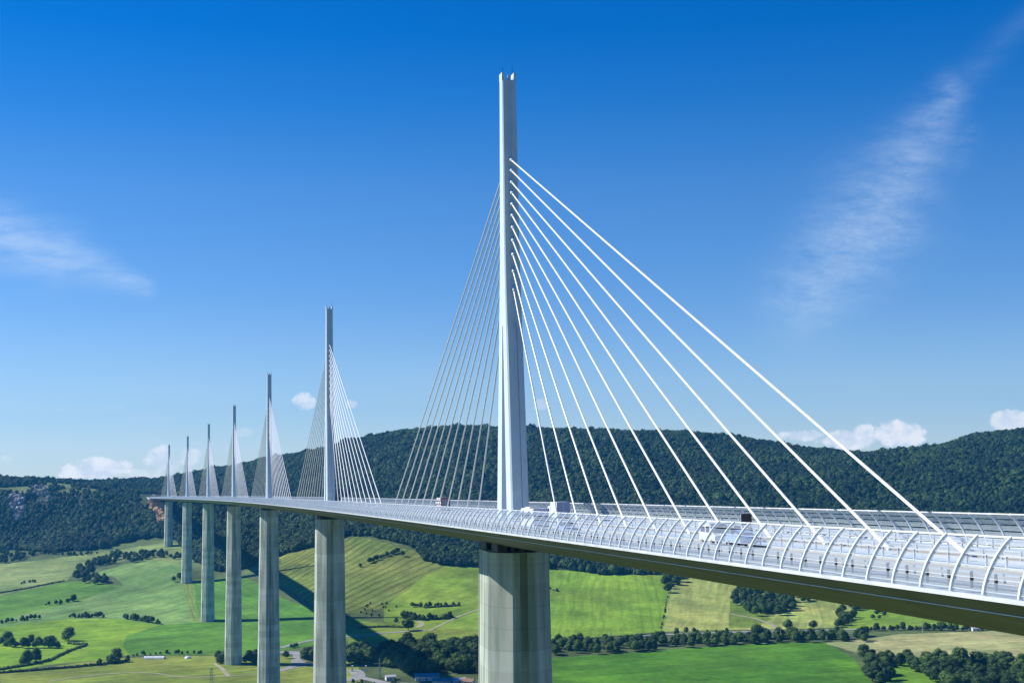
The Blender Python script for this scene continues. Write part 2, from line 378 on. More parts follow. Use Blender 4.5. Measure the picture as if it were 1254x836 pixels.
def build_terrain():
    Dr = np.concatenate([np.linspace(-3000, -80, 22), np.linspace(-60, 1000, 54), np.arange(1006, 1700, 2.6), np.arange(1700, 2450, 3.2), np.arange(2450, 3450, 9), np.linspace(3500, 5100, 14)])
    uc = np.concatenate([np.linspace(-1.1, -.45, 40)[:-1], np.arange(-.45, .45, .0011), np.linspace(.45, 1.1, 40)])
    U, D = np.meshgrid(uc, Dr)
    X = U * (np.maximum(D, 0) + 260 + np.maximum(-D, 0) * 1.2) * (1 - np.clip(D, 0, 1000) / 1000) + U * D * (np.clip(D, 0, 1000) / 1000)
    Y = D.copy()
    Z = ground(X, Y)
    nr, nc = X.shape
    px, py = project(X, Y, Z)
    jx = px + 1.6 * fbm(X / 26, Y / 40, 31, 2); jy = py + .8 * fbm(X / 30, Y / 50, 47, 2)
    C = np.empty((nr, nc, 3)); C[:] = (.12, .17, .06)
    big = fbm(X / 90, Y / 150, 3, 3)
    su = np.zeros((nr, nc)); sa = np.zeros((nr, nc))
    wild = fbm(X / 14, Y / 22, 77, 3)
    mid = fbm(X / 38 + Y / 90, Y / 60, 51, 4)
    C *= .75 * (1 + .35 * big + .3 * wild)[..., None]
    vis = Y > 1000
    for poly, col, dirp, per, dep in FIELDS:
        if len(poly) < 3: continue
        m = inpoly(jx, jy, poly) & vis
        C[m] = np.array(col) * np.array((.86, .88, .42)) * (1 + .28 * big + .10 * wild + .22 * mid)[m][:, None] * (1 + np.array([.5, 0, .2]) * (mid[m] * .35)[:, None])
        sa[m] = 0
        if dirp:
            P = hit(np.array([dirp[0][0], dirp[1][0]], float), np.array([dirp[0][1], dirp[1][1]], float))
            d = P[1, :2] - P[0, :2]; d /= np.hypot(*d); nrm = np.array([-d[1], d[0]])
            su[m] = (X[m] * nrm[0] + Y[m] * nrm[1] + 3 * big[m]) / per; sa[m] = dep
    fe = np.interp(px, fex, fey)
    fm = (jy < fe) & (Y > 1700)
    C[fm] = np.array((.035, .05, .022)) * (1 + .3 * wild[fm])[:, None]; sa[fm] = 0
    pl = (Y > 2380) & (px < 205) & (py < 604) & (Y < 3300)      # open grass on the far plateau
    C[pl] = np.array((.12, .15, .06)) * (1 + .25 * wild[pl])[:, None]
    verts = np.stack([X, Y, Z], -1).reshape(-1, 3)
    idx = np.arange(nr * nc).reshape(nr, nc)
    q = np.stack([idx[:-1, :-1], idx[:-1, 1:], idx[1:, 1:], idx[1:, :-1]], -1).reshape(-1, 4)
    me = bpy.data.meshes.new('ground')
    me.vertices.add(len(verts)); me.vertices.foreach_set('co', verts.ravel())
    me.loops.add(q.size); me.loops.foreach_set('vertex_index', q.ravel().astype(np.int32))
    me.polygons.add(len(q)); me.polygons.foreach_set('loop_start', np.arange(0, q.size, 4, dtype=np.int32))
    me.polygons.foreach_set('loop_total', np.full(len(q), 4, np.int32))
    me.update(calc_edges=True)
    a = me.attributes.new('field_col', 'FLOAT_COLOR', 'POINT')
    a.data.foreach_set('color', np.concatenate([np.clip(C, 0, 1), np.ones((nr, nc, 1))], -1).astype(np.float32).ravel())
    for nm, ar in (('su', su), ('sa', sa)):
        a = me.attributes.new(nm, 'FLOAT', 'POINT'); a.data.foreach_set('value', ar.astype(np.float32).ravel())
    me.shade_smooth()
    m = mat('farmland', (.1, .2, .05), .95, 0, .1); b = m.node_tree.nodes['Principled BSDF']
    at = nd(m, 'ShaderNodeAttribute', attribute_name='field_col')
    a1 = nd(m, 'ShaderNodeAttribute', attribute_name='su'); a2 = nd(m, 'ShaderNodeAttribute', attribute_name='sa')
    tc = nd(m, 'ShaderNodeTexCoord')
    n1 = nd(m, 'ShaderNodeTexNoise'); n1.inputs['Scale'].default_value = .11; n1.inputs['Detail'].default_value = 6; n1.inputs['Roughness'].default_value = .65
    lk(m, tc.outputs['Object'], n1.inputs['Vector'])
    n2 = nd(m, 'ShaderNodeTexNoise'); n2.inputs['Scale'].default_value = .018; n2.inputs['Detail'].default_value = 5
    lk(m, tc.outputs['Object'], n2.inputs['Vector'])
    # broken crop rows
    j = nd(m, 'ShaderNodeMath', operation='MULTIPLY_ADD'); lk(m, n2.outputs['Fac'], j.inputs[0]); j.inputs[1].default_value = 1.1; lk(m, a1.outputs['Fac'], j.inputs[2])
    ml = nd(m, 'ShaderNodeMath', operation='MULTIPLY'); lk(m, j.outputs[0], ml.inputs[0]); ml.inputs[1].default_value = 2 * math.pi
    sn = nd(m, 'ShaderNodeMath', operation='SINE'); lk(m, ml.outputs[0], sn.inputs[0])
    mr = nd(m, 'ShaderNodeMapRange'); mr.inputs['From Min'].default_value = .25; mr.inputs['From Max'].default_value = 1; lk(m, sn.outputs[0], mr.inputs['Value'])
    gate = nd(m, 'ShaderNodeMapRange'); gate.inputs['From Min'].default_value = .38; gate.inputs['From Max'].default_value = .55; gate.inputs['To Min'].default_value = .15
    lk(m, n1.outputs['Fac'], gate.inputs['Value'])
    s1 = nd(m, 'ShaderNodeMath', operation='MULTIPLY'); lk(m, mr.outputs[0], s1.inputs[0]); lk(m, a2.outputs['Fac'], s1.inputs[1])
    s2 = nd(m, 'ShaderNodeMath', operation='MULTIPLY'); lk(m, s1.outputs[0], s2.inputs[0]); lk(m, gate.outputs[0], s2.inputs[1])
    inv = nd(m, 'ShaderNodeMath', operation='SUBTRACT'); inv.inputs[0].default_value = 1; lk(m, s2.outputs[0], inv.inputs[1])
    sx = nd(m, 'ShaderNodeSeparateXYZ'); lk(m, tc.outputs['Object'], sx.inputs[0])
    px_ = nd(m, 'ShaderNodeMath', operation='MULTIPLY'); lk(m, sx.outputs['X'], px_.inputs[0]); px_.inputs[1].default_value = .012
    py_ = nd(m, 'ShaderNodeMath', operation='MULTIPLY'); lk(m, sx.outputs['Y'], py_.inputs[0]); py_.inputs[1].default_value = .012
    su_ = nd(m, 'ShaderNodeMath', operation='MULTIPLY'); lk(m, a1.outputs['Fac'], su_.inputs[0]); su_.inputs[1].default_value = 2.3
    cv_ = nd(m, 'ShaderNodeCombineXYZ'); lk(m, su_.outputs[0], cv_.inputs[0]); lk(m, px_.outputs[0], cv_.inputs[1]); lk(m, py_.outputs[0], cv_.inputs[2])
    n3 = nd(m, 'ShaderNodeTexNoise'); n3.inputs['Scale'].default_value = 1.0; n3.inputs['Detail'].default_value = 5; n3.inputs['Roughness'].default_value = .7; lk(m, cv_.outputs[0], n3.inputs['Vector'])
    g3 = nd(m, 'ShaderNodeMapRange'); g3.inputs['From Min'].default_value = .36; g3.inputs['From Max'].default_value = .64; g3.inputs['To Min'].default_value = .80; g3.inputs['To Max'].default_value = 1.18; lk(m, n3.outputs['Fac'], g3.inputs['Value'])
    g4 = nd(m, 'ShaderNodeMapRange'); g4.inputs['From Min'].default_value = .36; g4.inputs['From Max'].default_value = .64; g4.inputs['To Min'].default_value = .84; g4.inputs['To Max'].default_value = 1.15; lk(m, n2.outputs['Fac'], g4.inputs['Value'])
    g34 = nd(m, 'ShaderNodeMath', operation='MULTIPLY'); lk(m, g3.outputs[0], g34.inputs[0]); lk(m, g4.outputs[0], g34.inputs[1])
    g = nd(m, 'ShaderNodeMapRange'); g.inputs['From Min'].default_value = .35; g.inputs['From Max'].default_value = .65; g.inputs['To Min'].default_value = .80; g.inputs['To Max'].default_value = 1.20
    lk(m, n1.outputs['Fac'], g.inputs['Value'])
    m0 = nd(m, 'ShaderNodeMath', operation='MULTIPLY'); lk(m, g.outputs[0], m0.inputs[0]); lk(m, g34.outputs[0], m0.inputs[1])
    mm = nd(m, 'ShaderNodeMath', operation='MULTIPLY'); lk(m, m0.outputs[0], mm.inputs[0]); lk(m, inv.outputs[0], mm.inputs[1])
    vm = nd(m, 'ShaderNodeVectorMath', operation='SCALE'); lk(m, at.outputs['Color'], vm.inputs[0]); lk(m, mm.outputs[0], vm.inputs['Scale'])
    lk(m, vm.outputs[0], b.inputs['Base Color'])
    me.materials.append(m)
    o = bpy.data.objects.new('ground', me); COL.objects.link(o); o['kind'] = 'structure'
build_terrain()

# ---------------------------------------------------------------- roads and tracks
def strip(name, poly, w, m, lift=.25, mode='px'):
    P = []
    for (x0, y0), (x1, y1) in zip(poly[:-1], poly[1:]):
        k = max(2, int(math.hypot(x1 - x0, y1 - y0) / 2))
        for i in range(k): P.append((x0 + (x1 - x0) * i / k, y0 + (y1 - y0) * i / k))
    P.append(poly[-1]); P = np.array(P, float)
    H = hit(P[:, 0], P[:, 1])
    for _ in range(2): H[1:-1, :2] = (H[:-2, :2] + 2 * H[1:-1, :2] + H[2:, :2]) / 4
    t = np.gradient(H[:, :2], axis=0); t /= np.maximum(np.hypot(t[:, 0], t[:, 1]), 1e-6)[:, None]
    nn = np.stack([-t[:, 1], t[:, 0]], 1)
    vs = []; fs = []
    for i in range(len(H)):
        for k in (-1, -.33, .33, 1):
            q = H[i, :2] + nn[i] * k * w / 2; vs.append((q[0], q[1]))
    vs = np.array(vs); z = ground(vs[:, 0], vs[:, 1]) + lift
    b = MB()
    V = [(vs[i, 0], vs[i, 1], z[i]) for i in range(len(vs))]
    for i in range(len(H) - 1):
        for k in range(3):
            a = i * 4 + k; fs.append((a, a + 1, a + 5, a + 4))
    b.add(V, fs, m)
    o = b.build(name, fix=False); o['kind'] = 'structure'; return o
strip('track', [(60, 834), (90, 829), (130, 825), (165, 823), (190, 824), (215, 828), (240, 829), (290, 827), (330, 823), (384, 814)], 3.4, 'track')
strip('track', [(262, 812), (272, 818), (280, 828)], 4, 'track')
strip('road', [(344, 793), (360, 788), (384, 783), (430, 779), (480, 774), (520, 771)], 7, 'road')
strip('road', [(330, 799), (352, 798), (368, 800), (366, 806), (364, 811), (384, 812), (405, 811)], 13, 'road')
strip('road', [(320, 825), (346, 820), (362, 814), (384, 812)], 9, 'road')
strip('road', [(425, 834), (440, 829), (438, 823), (432, 820)], 12, 'road')
strip('road', [(440, 829), (455, 832), (470, 836), (520, 838)], 9, 'road')
strip('road', [(676, 783), (740, 780), (800, 777), (860, 775), (930, 772.5), (1040, 770.5), (1100, 768.5), (1160, 768), (1270, 769)], 8, 'road')
strip('track', [(512, 768), (518, 764), (512, 760)], 6, 'track')
strip('track', [(525, 772), (540, 765), (560, 755), (588, 745)], 3.5, 'track')
strip('path', [(893, 751), (925, 757), (945, 764), (952, 771)], 4, 'track')

# ---------------------------------------------------------------- trees
def ico(sub):
    import bmesh
    bm = bmesh.new(); bmesh.ops.create_icosphere(bm, subdivisions=sub, radius=1)
    v = np.array([p.co[:] for p in bm.verts]); f = np.array([[q.index for q in p.verts] for p in bm.faces]); bm.free()
    return v, f
ICO2 = ico(2); ICO1 = ico(1)
def crown_mesh(name, seed, leaf, nl=1500, ls=.03, lobes=9, wide=.42, lo=.16, sub=ICO2, conical=False):
    r = np.random.default_rng(seed); V = []; Fc = []; LV = []; k = 0
    cs = []
    for i in range(lobes):
        t = r.uniform(0, 1); ang = i * 2.4 + r.uniform(-.4, .4)
        hz = lo + .18 + t * (.62 - lo)
        rad = (wide * .62) * (1 - .55 * t * t) * r.uniform(.45, 1.05)
        sz = r.uniform(.09, .20) * (1.1 - .3 * t)
        if conical: rad *= (1.1 - t); sz *= (1.15 - .6 * t)
        cs.append((rad * math.cos(ang), rad * math.sin(ang), hz, sz))
    cs.append((0, 0, .5, .26)); cs.append((.03, -.02, .78, .16))
    for (x, y, z, s) in cs:
        v, f = sub
        v = v.copy(); d = .9 + .25 * np.sin(v[:, 0] * 5 + seed) * np.cos(v[:, 1] * 6 + i) + r.uniform(-.2, .2, len(v))
        v = v * d[:, None] * s * np.array([1.05, 1.05, .88]) + np.array([x, y, z])
        V.append(v); Fc.append(f + k); k += len(v); LV.append(np.full(len(v), .25) + r.uniform(0, .3, len(v)))
    nv = k
    # leaf clumps scattered over the lobes
    w = np.array([c[3] ** 2 for c in cs]); w /= w.sum()
    ci = r.choice(len(cs), nl, p=w); C = np.array(cs)[ci]
    d = r.normal(size=(nl, 3)); d /= np.linalg.norm(d, axis=1)[:, None]
    c = C[:, :3] + d * C[:, 3:4] * r.uniform(.85, 1.5, (nl, 1)) ** 1.0 * np.array([1.05, 1.05, .9])
    a = np.cross(d, r.normal(size=(nl, 3))); a /= np.maximum(np.linalg.norm(a, axis=1), 1e-6)[:, None]
    b = np.cross(a, d + .6 * r.normal(size=(nl, 3))); b /= np.maximum(np.linalg.norm(b, axis=1), 1e-6)[:, None]
    s = (ls * r.uniform(.5, 1.25, (nl, 1)))
    q = np.stack([c - a * s - b * s * .7, c + a * s - b * s * .5, c + a * s * .8 + b * s, c - a * s * .9 + b * s * .7], 1).reshape(-1, 3)
    allv = np.concatenate(V + [q]); tri = np.concatenate(Fc)
    quads = (np.arange(nl * 4).reshape(-1, 4) + nv)
    me = bpy.data.meshes.new(name)
    me.vertices.add(len(allv)); me.vertices.foreach_set('co', allv.ravel())
    li = np.concatenate([tri.ravel(), quads.ravel()]).astype(np.int32)
    me.loops.add(len(li)); me.loops.foreach_set('vertex_index', li)
    me.polygons.add(len(tri) + nl)
    st = np.concatenate([np.arange(len(tri)) * 3, len(tri) * 3 + np.arange(nl) * 4]).astype(np.int32)
    me.polygons.foreach_set('loop_start', st); me.polygons.foreach_set('loop_total', np.concatenate([np.full(len(tri), 3), np.full(nl, 4)]).astype(np.int32))
    me.update(calc_edges=True)
    at = me.attributes.new('leafv', 'FLOAT', 'POINT')
    at.data.foreach_set('value', np.concatenate(LV + [np.repeat(r.uniform(0, 1, nl), 4)]).astype(np.float32))
    me.materials.append(leaf)
    return me
def trunk_mesh(name, seed):
    r = random.Random(seed); b = MB(); n = 7
    rings = []
    for z, rr in ((0, .034), (.06, .024), (.2, .019), (.42, .012)):
        rings.append([(math.cos(t * 2 * math.pi / n) * rr + .012 * z * seed % .01, math.sin(t * 2 * math.pi / n) * rr, z) for t in range(n)])
    b.loft(rings, 'bark')
    for i in range(5):
        a = i * 1.26 + r.uniform(-.3, .3); z = .16 + .05 * i
        b.bar((0, 0, z), (.2 * math.cos(a), .2 * math.sin(a), z + .22), .011, 'bark', 5, .004)
    return b.mesh(name)
CROWNS = [crown_mesh('crown', 100 + i, M['leaf'], 2600, .026, 11 + i % 5, (.42, .5, .36, .46, .55, .40)[i], (.10, .05, .16, .04, .12, .2)[i]) for i in range(6)]
TRUNKS = [trunk_mesh('trunk', i + 1) for i in range(3)]
PINES = [crown_mesh('crown', 200 + i, M['leaf'], 1300, .026, 10, .26, .08, conical=True) for i in range(2)]

def dome_mesh(name, seed, leaf, wr, nl=330):
    r = np.random.default_rng(seed); V = []; Fc = []; k = 0; LV = []
    cs = [(0, 0, .42, wr * .86, .42)]
    for i in range(9):
        a = i * 2.4 + r.uniform(-.3, .3); e = r.uniform(.0, 1.35); q = r.uniform(.75, 1.0)
        cs.append((wr * .62 * math.cos(a) * math.cos(e) * q, wr * .62 * math.sin(a) * math.cos(e) * q, .44 + .38 * math.sin(e) * q, r.uniform(.15, .24), r.uniform(.14, .2)))
    for c in cs:
        v, f = ICO2 if c is cs[0] else ICO1
        vv = v * (1 + r.uniform(-.13, .13, (len(v), 1))) * np.array([c[3], c[3], c[4]]) + np.array(c[:3])
        V.append(vv); Fc.append(f + k); k += len(v); LV.append(r.uniform(.2, .6) + r.uniform(-.2, .2, len(v)))
    nv = k; C = np.array(cs)[r.integers(0, len(cs), nl)]
    d = r.normal(size=(nl, 3)); d[:, 2] = np.abs(d[:, 2]) * .9 - .2; d /= np.linalg.norm(d, axis=1)[:, None]
    c = C[:, :3] + d * C[:, 3:4] * r.uniform(.9, 1.3, (nl, 1))
    a = np.cross(d, r.normal(size=(nl, 3))); a /= np.maximum(np.linalg.norm(a, axis=1), 1e-6)[:, None]
    b = np.cross(a, d + .5 * r.normal(size=(nl, 3))); b /= np.maximum(np.linalg.norm(b, axis=1), 1e-6)[:, None]
    s = .055 * r.uniform(.5, 1.2, (nl, 1))
    q = np.stack([c - a * s - b * s * .7, c + a * s - b * s * .5, c + a * s * .8 + b * s, c - a * s * .9 + b * s * .7], 1).reshape(-1, 3)
    allv = np.concatenate(V + [q]); tri = np.concatenate(Fc); me = bpy.data.meshes.new(name)
    me.from_pydata(allv.tolist(), [], tri.tolist() + (np.arange(nl * 4).reshape(-1, 4) + nv).tolist())
    at = me.attributes.new('leafv', 'FLOAT', 'POINT'); at.data.foreach_set('value', np.clip(np.concatenate(LV + [np.repeat(r.uniform(0, 1.2, nl), 4)]), 0, 1.3).astype(np.float32))
    me.materials.append(leaf); return me
protos = bpy.data.collections.new('forest_tree_kinds')
for i in range(6):
    me = dome_mesh('forest_tree', 300 + i, M['leaf_far'], (.50, .56, .46, .52, .60, .42)[i])
    ob = bpy.data.objects.new('forest_tree', me); protos.objects.link(ob)

valley_kinds = bpy.data.collections.new('valley_tree_kinds')
for cm_ in CROWNS:
    ob = bpy.data.objects.new('valley_tree', cm_); valley_kinds.objects.link(ob)

def gn_forest(name, P, size, rz, idx, protos=protos):
    me = bpy.data.meshes.new(name); me.vertices.add(len(P)); me.vertices.foreach_set('co', P.astype(np.float32).ravel())
    for nm, t, ar in (('tsize', 'FLOAT', size.astype(np.float32)), ('trot', 'FLOAT', rz.astype(np.float32)), ('tkind', 'INT', idx.astype(np.int32))):
        a = me.attributes.new(nm, t, 'POINT'); a.data.foreach_set('value', ar)
    o = bpy.data.objects.new(name, me); COL.objects.link(o)
    ng = bpy.data.node_groups.new(name + '_scatter', 'GeometryNodeTree')
    ng.interface.new_socket('Geometry', in_out='INPUT', socket_type='NodeSocketGeometry')
    ng.interface.new_socket('Geometry', in_out='OUTPUT', socket_type='NodeSocketGeometry')
    N = ng.nodes; L = ng.links
    gi = N.new('NodeGroupInput'); go = N.new('NodeGroupOutput'); ip = N.new('GeometryNodeInstanceOnPoints')
    ci = N.new('GeometryNodeCollectionInfo'); ci.inputs['Collection'].default_value = protos; ci.inputs['Separate Children'].default_value = True; ci.inputs['Reset Children'].default_value = True
    def na(nm, t):
        a = N.new('GeometryNodeInputNamedAttribute'); a.data_type = t; a.inputs['Name'].default_value = nm; return a
    s = na('tsize', 'FLOAT'); r = na('trot', 'FLOAT'); k = na('tkind', 'INT')
    cv = N.new('ShaderNodeCombineXYZ'); L.new(r.outputs['Attribute'], cv.inputs['Z'])
    er = N.new('FunctionNodeEulerToRotation'); L.new(cv.outputs[0], er.inputs[0])
    L.new(gi.outputs[0], ip.inputs['Points']); L.new(ci.outputs[0], ip.inputs['Instance']); ip.inputs['Pick Instance'].default_value = True
    L.new(k.outputs['Attribute'], ip.inputs['Instance Index']); L.new(er.outputs[0], ip.inputs['Rotation']); L.new(s.outputs['Attribute'], ip.inputs['Scale'])
    L.new(ip.outputs[0], go.inputs[0])
    md = o.modifiers.new('scatter', 'NODES'); md.node_group = ng
    return o

# hillside forest: jittered points on every wooded slope in view
def build_forest():
    st = 7.4
    xs = np.arange(-1250, 1450, st); ys = np.arange(1750, 3250, st)
    X, Y = np.meshgrid(xs, ys); X = X + RNG.uniform(-.48, .48, X.shape) * st; Y = Y + RNG.uniform(-.48, .48, Y.shape) * st
    X = X.ravel(); Y = Y.ravel(); u = X / Y
    k = (u > -.47) & (u < .47); X = X[k]; Y = Y[k]
    Z = ground(X, Y); px, py = project(X, Y, Z)
    e = np.interp(px, fex, fey) + 1.5 * fbm(X / 30, Y / 30, 8, 2)
    keep = (py < e) & (py > 500)
    grass = (Y > 2380) & (px < 205) & (py < 604)
    n = fbm(X / 45, Y / 60, 21, 3)
    keep &= ~(grass & (n < .02))
    # bare cliffs, the earth scar by the far abutment, and a little track clearing
    for poly in CLIFFS: keep &= ~inpoly(px, py, poly)
    keep &= ~inpoly(px, py, [(180, 608), (192, 611), (202, 620), (206, 646), (195, 650), (184, 630)])
    for kk in range(7):
        b = B(342 * kk, 0, 0); keep &= np.hypot(X - b.x, Y - b.y) > 16
    ax, ay = END.x, END.y
    keep &= ~((np.abs(X - ax) < 24) & (Y > ay - 6) & (Y < ay + 160))
    for s_ in range(2262, 2541, 12):
        b = B(s_, 0, 0); keep &= np.hypot(X - b.x, Y - b.y) > 27
    keep &= ~((fbm(X / 22, Y / 30, 63, 2) > .62) & (RNG.uniform(size=len(X)) < .7))   # small clearings
    X, Y, Z = X[keep], Y[keep], Z[keep]
    s = RNG.uniform(8.0, 13.0, len(X)) * (1 + .35 * fbm(X / 60, Y / 60, 14, 2))
    s = np.where((Y > 2380) & (X / Y < -.25), s * .8, s)
    s *= np.where(RNG.uniform(size=len(X)) < .06, 1.35, 1)
    P = np.stack([X, Y, Z - .5], 1)
    o = gn_forest('hillside_forest', P, s, RNG.uniform(0, 6.28, len(X)), RNG.integers(0, 6, len(X)))
    tag(o, 'dense dark green forest covering the long ridge behind the viaduct', 'forest', kind='stuff')
    print('forest', len(X))
CLIFFS = [[(8, 606), (30, 604), (32, 628), (24, 640), (14, 636)], [(40, 596), (60, 596), (62, 616), (52, 622), (42, 616)], [(92, 608), (102, 607), (102, 618), (94, 620)]]
build_forest()

# trees one can tell apart: (polygon or line, number, height range, label, group)
TREES = []
def row(line, nn, h, label, group, jit=.8, kind=0):
    L = np.array(line, float); d = np.hypot(*np.diff(L, axis=0).T); cum = np.concatenate([[0], np.cumsum(d)])
    for i in range(nn):
        t = cum[-1] * (i + .5 + random.uniform(-.48, .48)) / nn
        x = np.interp(t, cum, L[:, 0]) + random.uniform(-jit, jit) * .8; y = np.interp(t, cum, L[:, 1]) + random.uniform(-jit, jit) * .4
        TREES.append((x, y, random.uniform(h[0] * .75, h[1] * 1.05), label, group, kind))
def clump(poly, nn, h, label, group, kind=0):
    xs = [p[0] for p in poly]; ys = [p[1] for p in poly]; k = 0; g = 0
    got = []
    while k < nn and g < 20000:
        g += 1
        x = random.uniform(min(xs), max(xs)); y = random.uniform(min(ys), max(ys))
        if inpoly(np.array([x]), np.array([y]), poly)[0] and all(abs(a - x) + 2 * abs(b - y) > 1.8 for a, b in got):
            got.append((x, y)); TREES.append((x, y, random.uniform(*h), label, group, kind)); k += 1
def one(x, y, h, label, kind=0): TREES.append((x, y, h, label, None, kind))
row([(85, 756), (128, 755.5)], 13, (5, 8), 'dark bushy tree in the straight hedgerow above the brightest green field', 'trees of the straight hedgerow above the bright field')
row([(151, 757), (172, 760), (197, 764)], 12, (5, 8.5), 'dark tree in the hedgerow at the tip of the bright green field', 'trees of the hedgerow at the tip of the bright field')
row([(0, 790), (30, 793), (50, 793), (75, 792)], 13, (8, 12), 'dark tree in the ragged row crossing the bright field at lower left', 'ragged tree row in the bright field')
one(9, 788, 14, 'tall round tree at the left edge of the bright field, tallest of its ragged row')
one(38, 789, 11, 'rounded tree in the ragged row, midway between the left edge and the spreading tree')
one(84, 784, 15, 'spreading round tree standing alone with a bare trunk in the bright green field')
one(63, 790, 11, 'rounded tree just left of the spreading lone tree')
one(33, 812, 14, 'broad tree rising over the lower hedge near the left edge')
one(44, 809, 13.5, 'broad tree rising over the lower hedge, right neighbour of the other one')
one(28, 814, 8, 'small bushy tree at the foot of the two broad trees on the lower hedge')
one(143, 810, 13.5, 'tall tree in the lower hedge beside the dark green oval field')
one(135, 812, 9, 'smaller tree just left of the tall tree in the lower hedge')
row([(110, 816), (130, 813), (150, 811), (157, 808)], 6, (4.5, 6.5), 'low tree in the lower hedge below the bright field', 'low trees of the lower hedge')
one(213, 712, 9, 'small tree left of the foot of the second farthest pier')
one(220, 709, 10, 'small tree close against the left side of the second farthest pier')
row([(55, 741), (75, 739), (92, 735)], 8, (4, 6), 'bush in the short hedge within the left pale fields', 'bushes of the short hedge in the pale fields')
one(90, 736, 10, 'taller tree at the right end of the short hedge in the pale fields')
row([(0, 763), (25, 760), (50, 757)], 11, (4, 7), 'tree in the hedge along the top left of the bright field', 'trees along the top left of the bright field')
row([(25, 715), (32, 714), (46, 712)], 5, (4, 6), 'bush in the pale meadow at far left', 'bushes in the pale far left meadow')
clump([(95, 697), (120, 688), (147, 677), (147, 688), (125, 695), (112, 703), (100, 706)], 46, (9, 12), 'dark tree in the copse between the pale left fields', 'copse between the pale left fields')
clump([(90, 705), (105, 703), (132, 708), (132, 716), (100, 714)], 20, (8, 11), 'dark tree at the pointed lower end of the left copse', 'lower end of the left copse')
clump([(150, 681), (185, 676), (222, 681), (222, 686), (180, 686), (155, 692)], 44, (7, 10), 'tree in the belt between the copse and the second farthest pier', 'tree belt beside the far piers')
clump([(0, 676), (45, 678), (35, 684), (10, 690), (0, 692)], 26, (8, 10), 'dark tree in the wood corner at the far left foot of the hill', 'wood corner at the far left')
row([(50, 678), (90, 680), (120, 678)], 16, (5, 8), 'small tree along the foot of the left wooded hill', 'trees along the foot of the left hill')
clump([(262, 808), (282, 806), (283, 814), (266, 814)], 8, (8, 10), 'tree beside the foot of the fourth farthest pier on its left', 'trees left of the fourth farthest pier foot')
clump([(299, 806), (318, 805), (318, 813), (299, 813)], 9, (8, 10), 'tree between the feet of the two middle piers', 'trees between the middle piers')
one(350, 806, 8, 'small tree beside the road bend right of the third pier')
clump([(371, 806), (386, 805), (386, 812), (373, 812)], 8, (10, 13), 'dark tree by the road just left of the second pier', 'trees left of the second pier')
row([(160, 803), (200, 800), (250, 800)], 16, (3, 5), 'low bush in the hedge under the dark green oval field', 'low bushes under the oval field')
row([(354, 794), (367, 791)], 3, (4, 5), 'bush on the verge of the road below the deck shadow', 'bushes on the road verge')
clump([(424, 799), (452, 797), (462, 803), (452, 812), (424, 812)], 34, (10, 13), 'dark tree in the shaded wood right of the second pier', 'shaded wood right of the second pier')
clump([(455, 800), (500, 795), (590, 798), (590, 826), (545, 823), (500, 826), (460, 812)], 150, (10, 15), 'tree in the valley wood between the two nearest piers', 'valley wood between the two nearest piers')
row([(480, 794), (520, 794), (560, 794), (590, 793)], 17, (10, 14), 'tree on the upper edge of the valley wood', 'upper edge of the valley wood')
one(500, 794, 17, 'tallest tree on the upper edge of the valley wood')
one(527, 797, 18, 'large domed tree on the upper edge of the valley wood')
row([(501, 743), (520, 742.5), (541, 742.5), (562, 741)], 15, (3.5, 7), 'bushy tree in the curved row on the upper green slope', 'curved row on the upper slope')
row([(492, 757), (515, 759), (540, 758), (556, 756)], 16, (4, 9), 'tree in the second curved row lower on the green slope', 'second curved row on the slope')
one(494, 757, 10, 'rounded tree at the left end of the second curved row')
one(500, 772, 13, 'dark tree casting a long shadow at the road bend on the slope')
clump([(478, 760), (505, 762), (498, 772), (484, 768)], 7, (4, 6), 'scrubby bush on the rough slope left of the dark tree', 'scrub on the rough slope')
clump([(440, 740), (480, 735), (495, 752), (470, 758), (440, 752)], 16, (2.5, 4), 'small bush dotted on the rough terraces', 'small bushes on the terraces')
row([(452, 690), (470, 682), (490, 676)], 16, (6, 9), 'tree in the diagonal hedge across the terraced slope', 'diagonal hedge on the terraces')
one(493, 681, 9, 'lone tree below the diagonal hedge on the terraced slope')
one(441, 694, 6, 'small lone bush at the lower end of the diagonal hedge')
row([(674, 722), (686, 724)], 4, (3, 4.5), 'small dark bush alone in the green field right of the near pier', 'dark bushes in the field right of the near pier')
clump([(676, 790), (720, 787), (800, 786), (870, 783), (960, 780), (1060, 778), (1060, 786), (960, 787), (860, 792), (760, 800), (676, 804)], 120, (8, 12), 'tree in the long hedgerow above the dark green meadow', 'long hedgerow above the dark green meadow')
row([(680, 795), (760, 790), (860, 787), (940, 782), (1040, 783)], 34, (8, 12), 'bushy tree on the lower side of the long hedgerow', 'lower side of the long hedgerow')
one(928, 781, 15, 'tall tree in the long hedgerow below the pale yellow field')
one(965, 772, 13, 'round tree on the road edge left of the isolated one')
one(996, 770, 10, 'isolated round tree beside the thin grey road')
row([(820, 777), (840, 775), (870, 774), (895, 774)], 9, (4, 7), 'dark bush on the road bank under the pale yellow field', 'bushes on the road bank')
clump([(812, 704), (832, 706), (834, 715), (822, 728), (813, 724)], 16, (9, 13), 'dark tree in the strip reaching down between green and yellow fields', 'tree strip between green and yellow fields')
row([(817, 730), (814, 750), (810, 770)], 12, (2, 3.5), 'low bush on the boundary between green and yellow fields', 'bushes on the field boundary')
clump([(897, 728), (915, 718), (935, 716), (972, 738), (972, 748), (958, 753), (925, 755), (912, 750), (900, 740)], 110, (9, 12), 'dark tree in the oval wood within the pale yellow field', 'oval wood in the yellow field')
clump([(950, 720), (995, 726), (1000, 735), (985, 738), (962, 726)], 16, (6, 9), 'tree in the narrow belt above the yellow field', 'belt above the yellow field')
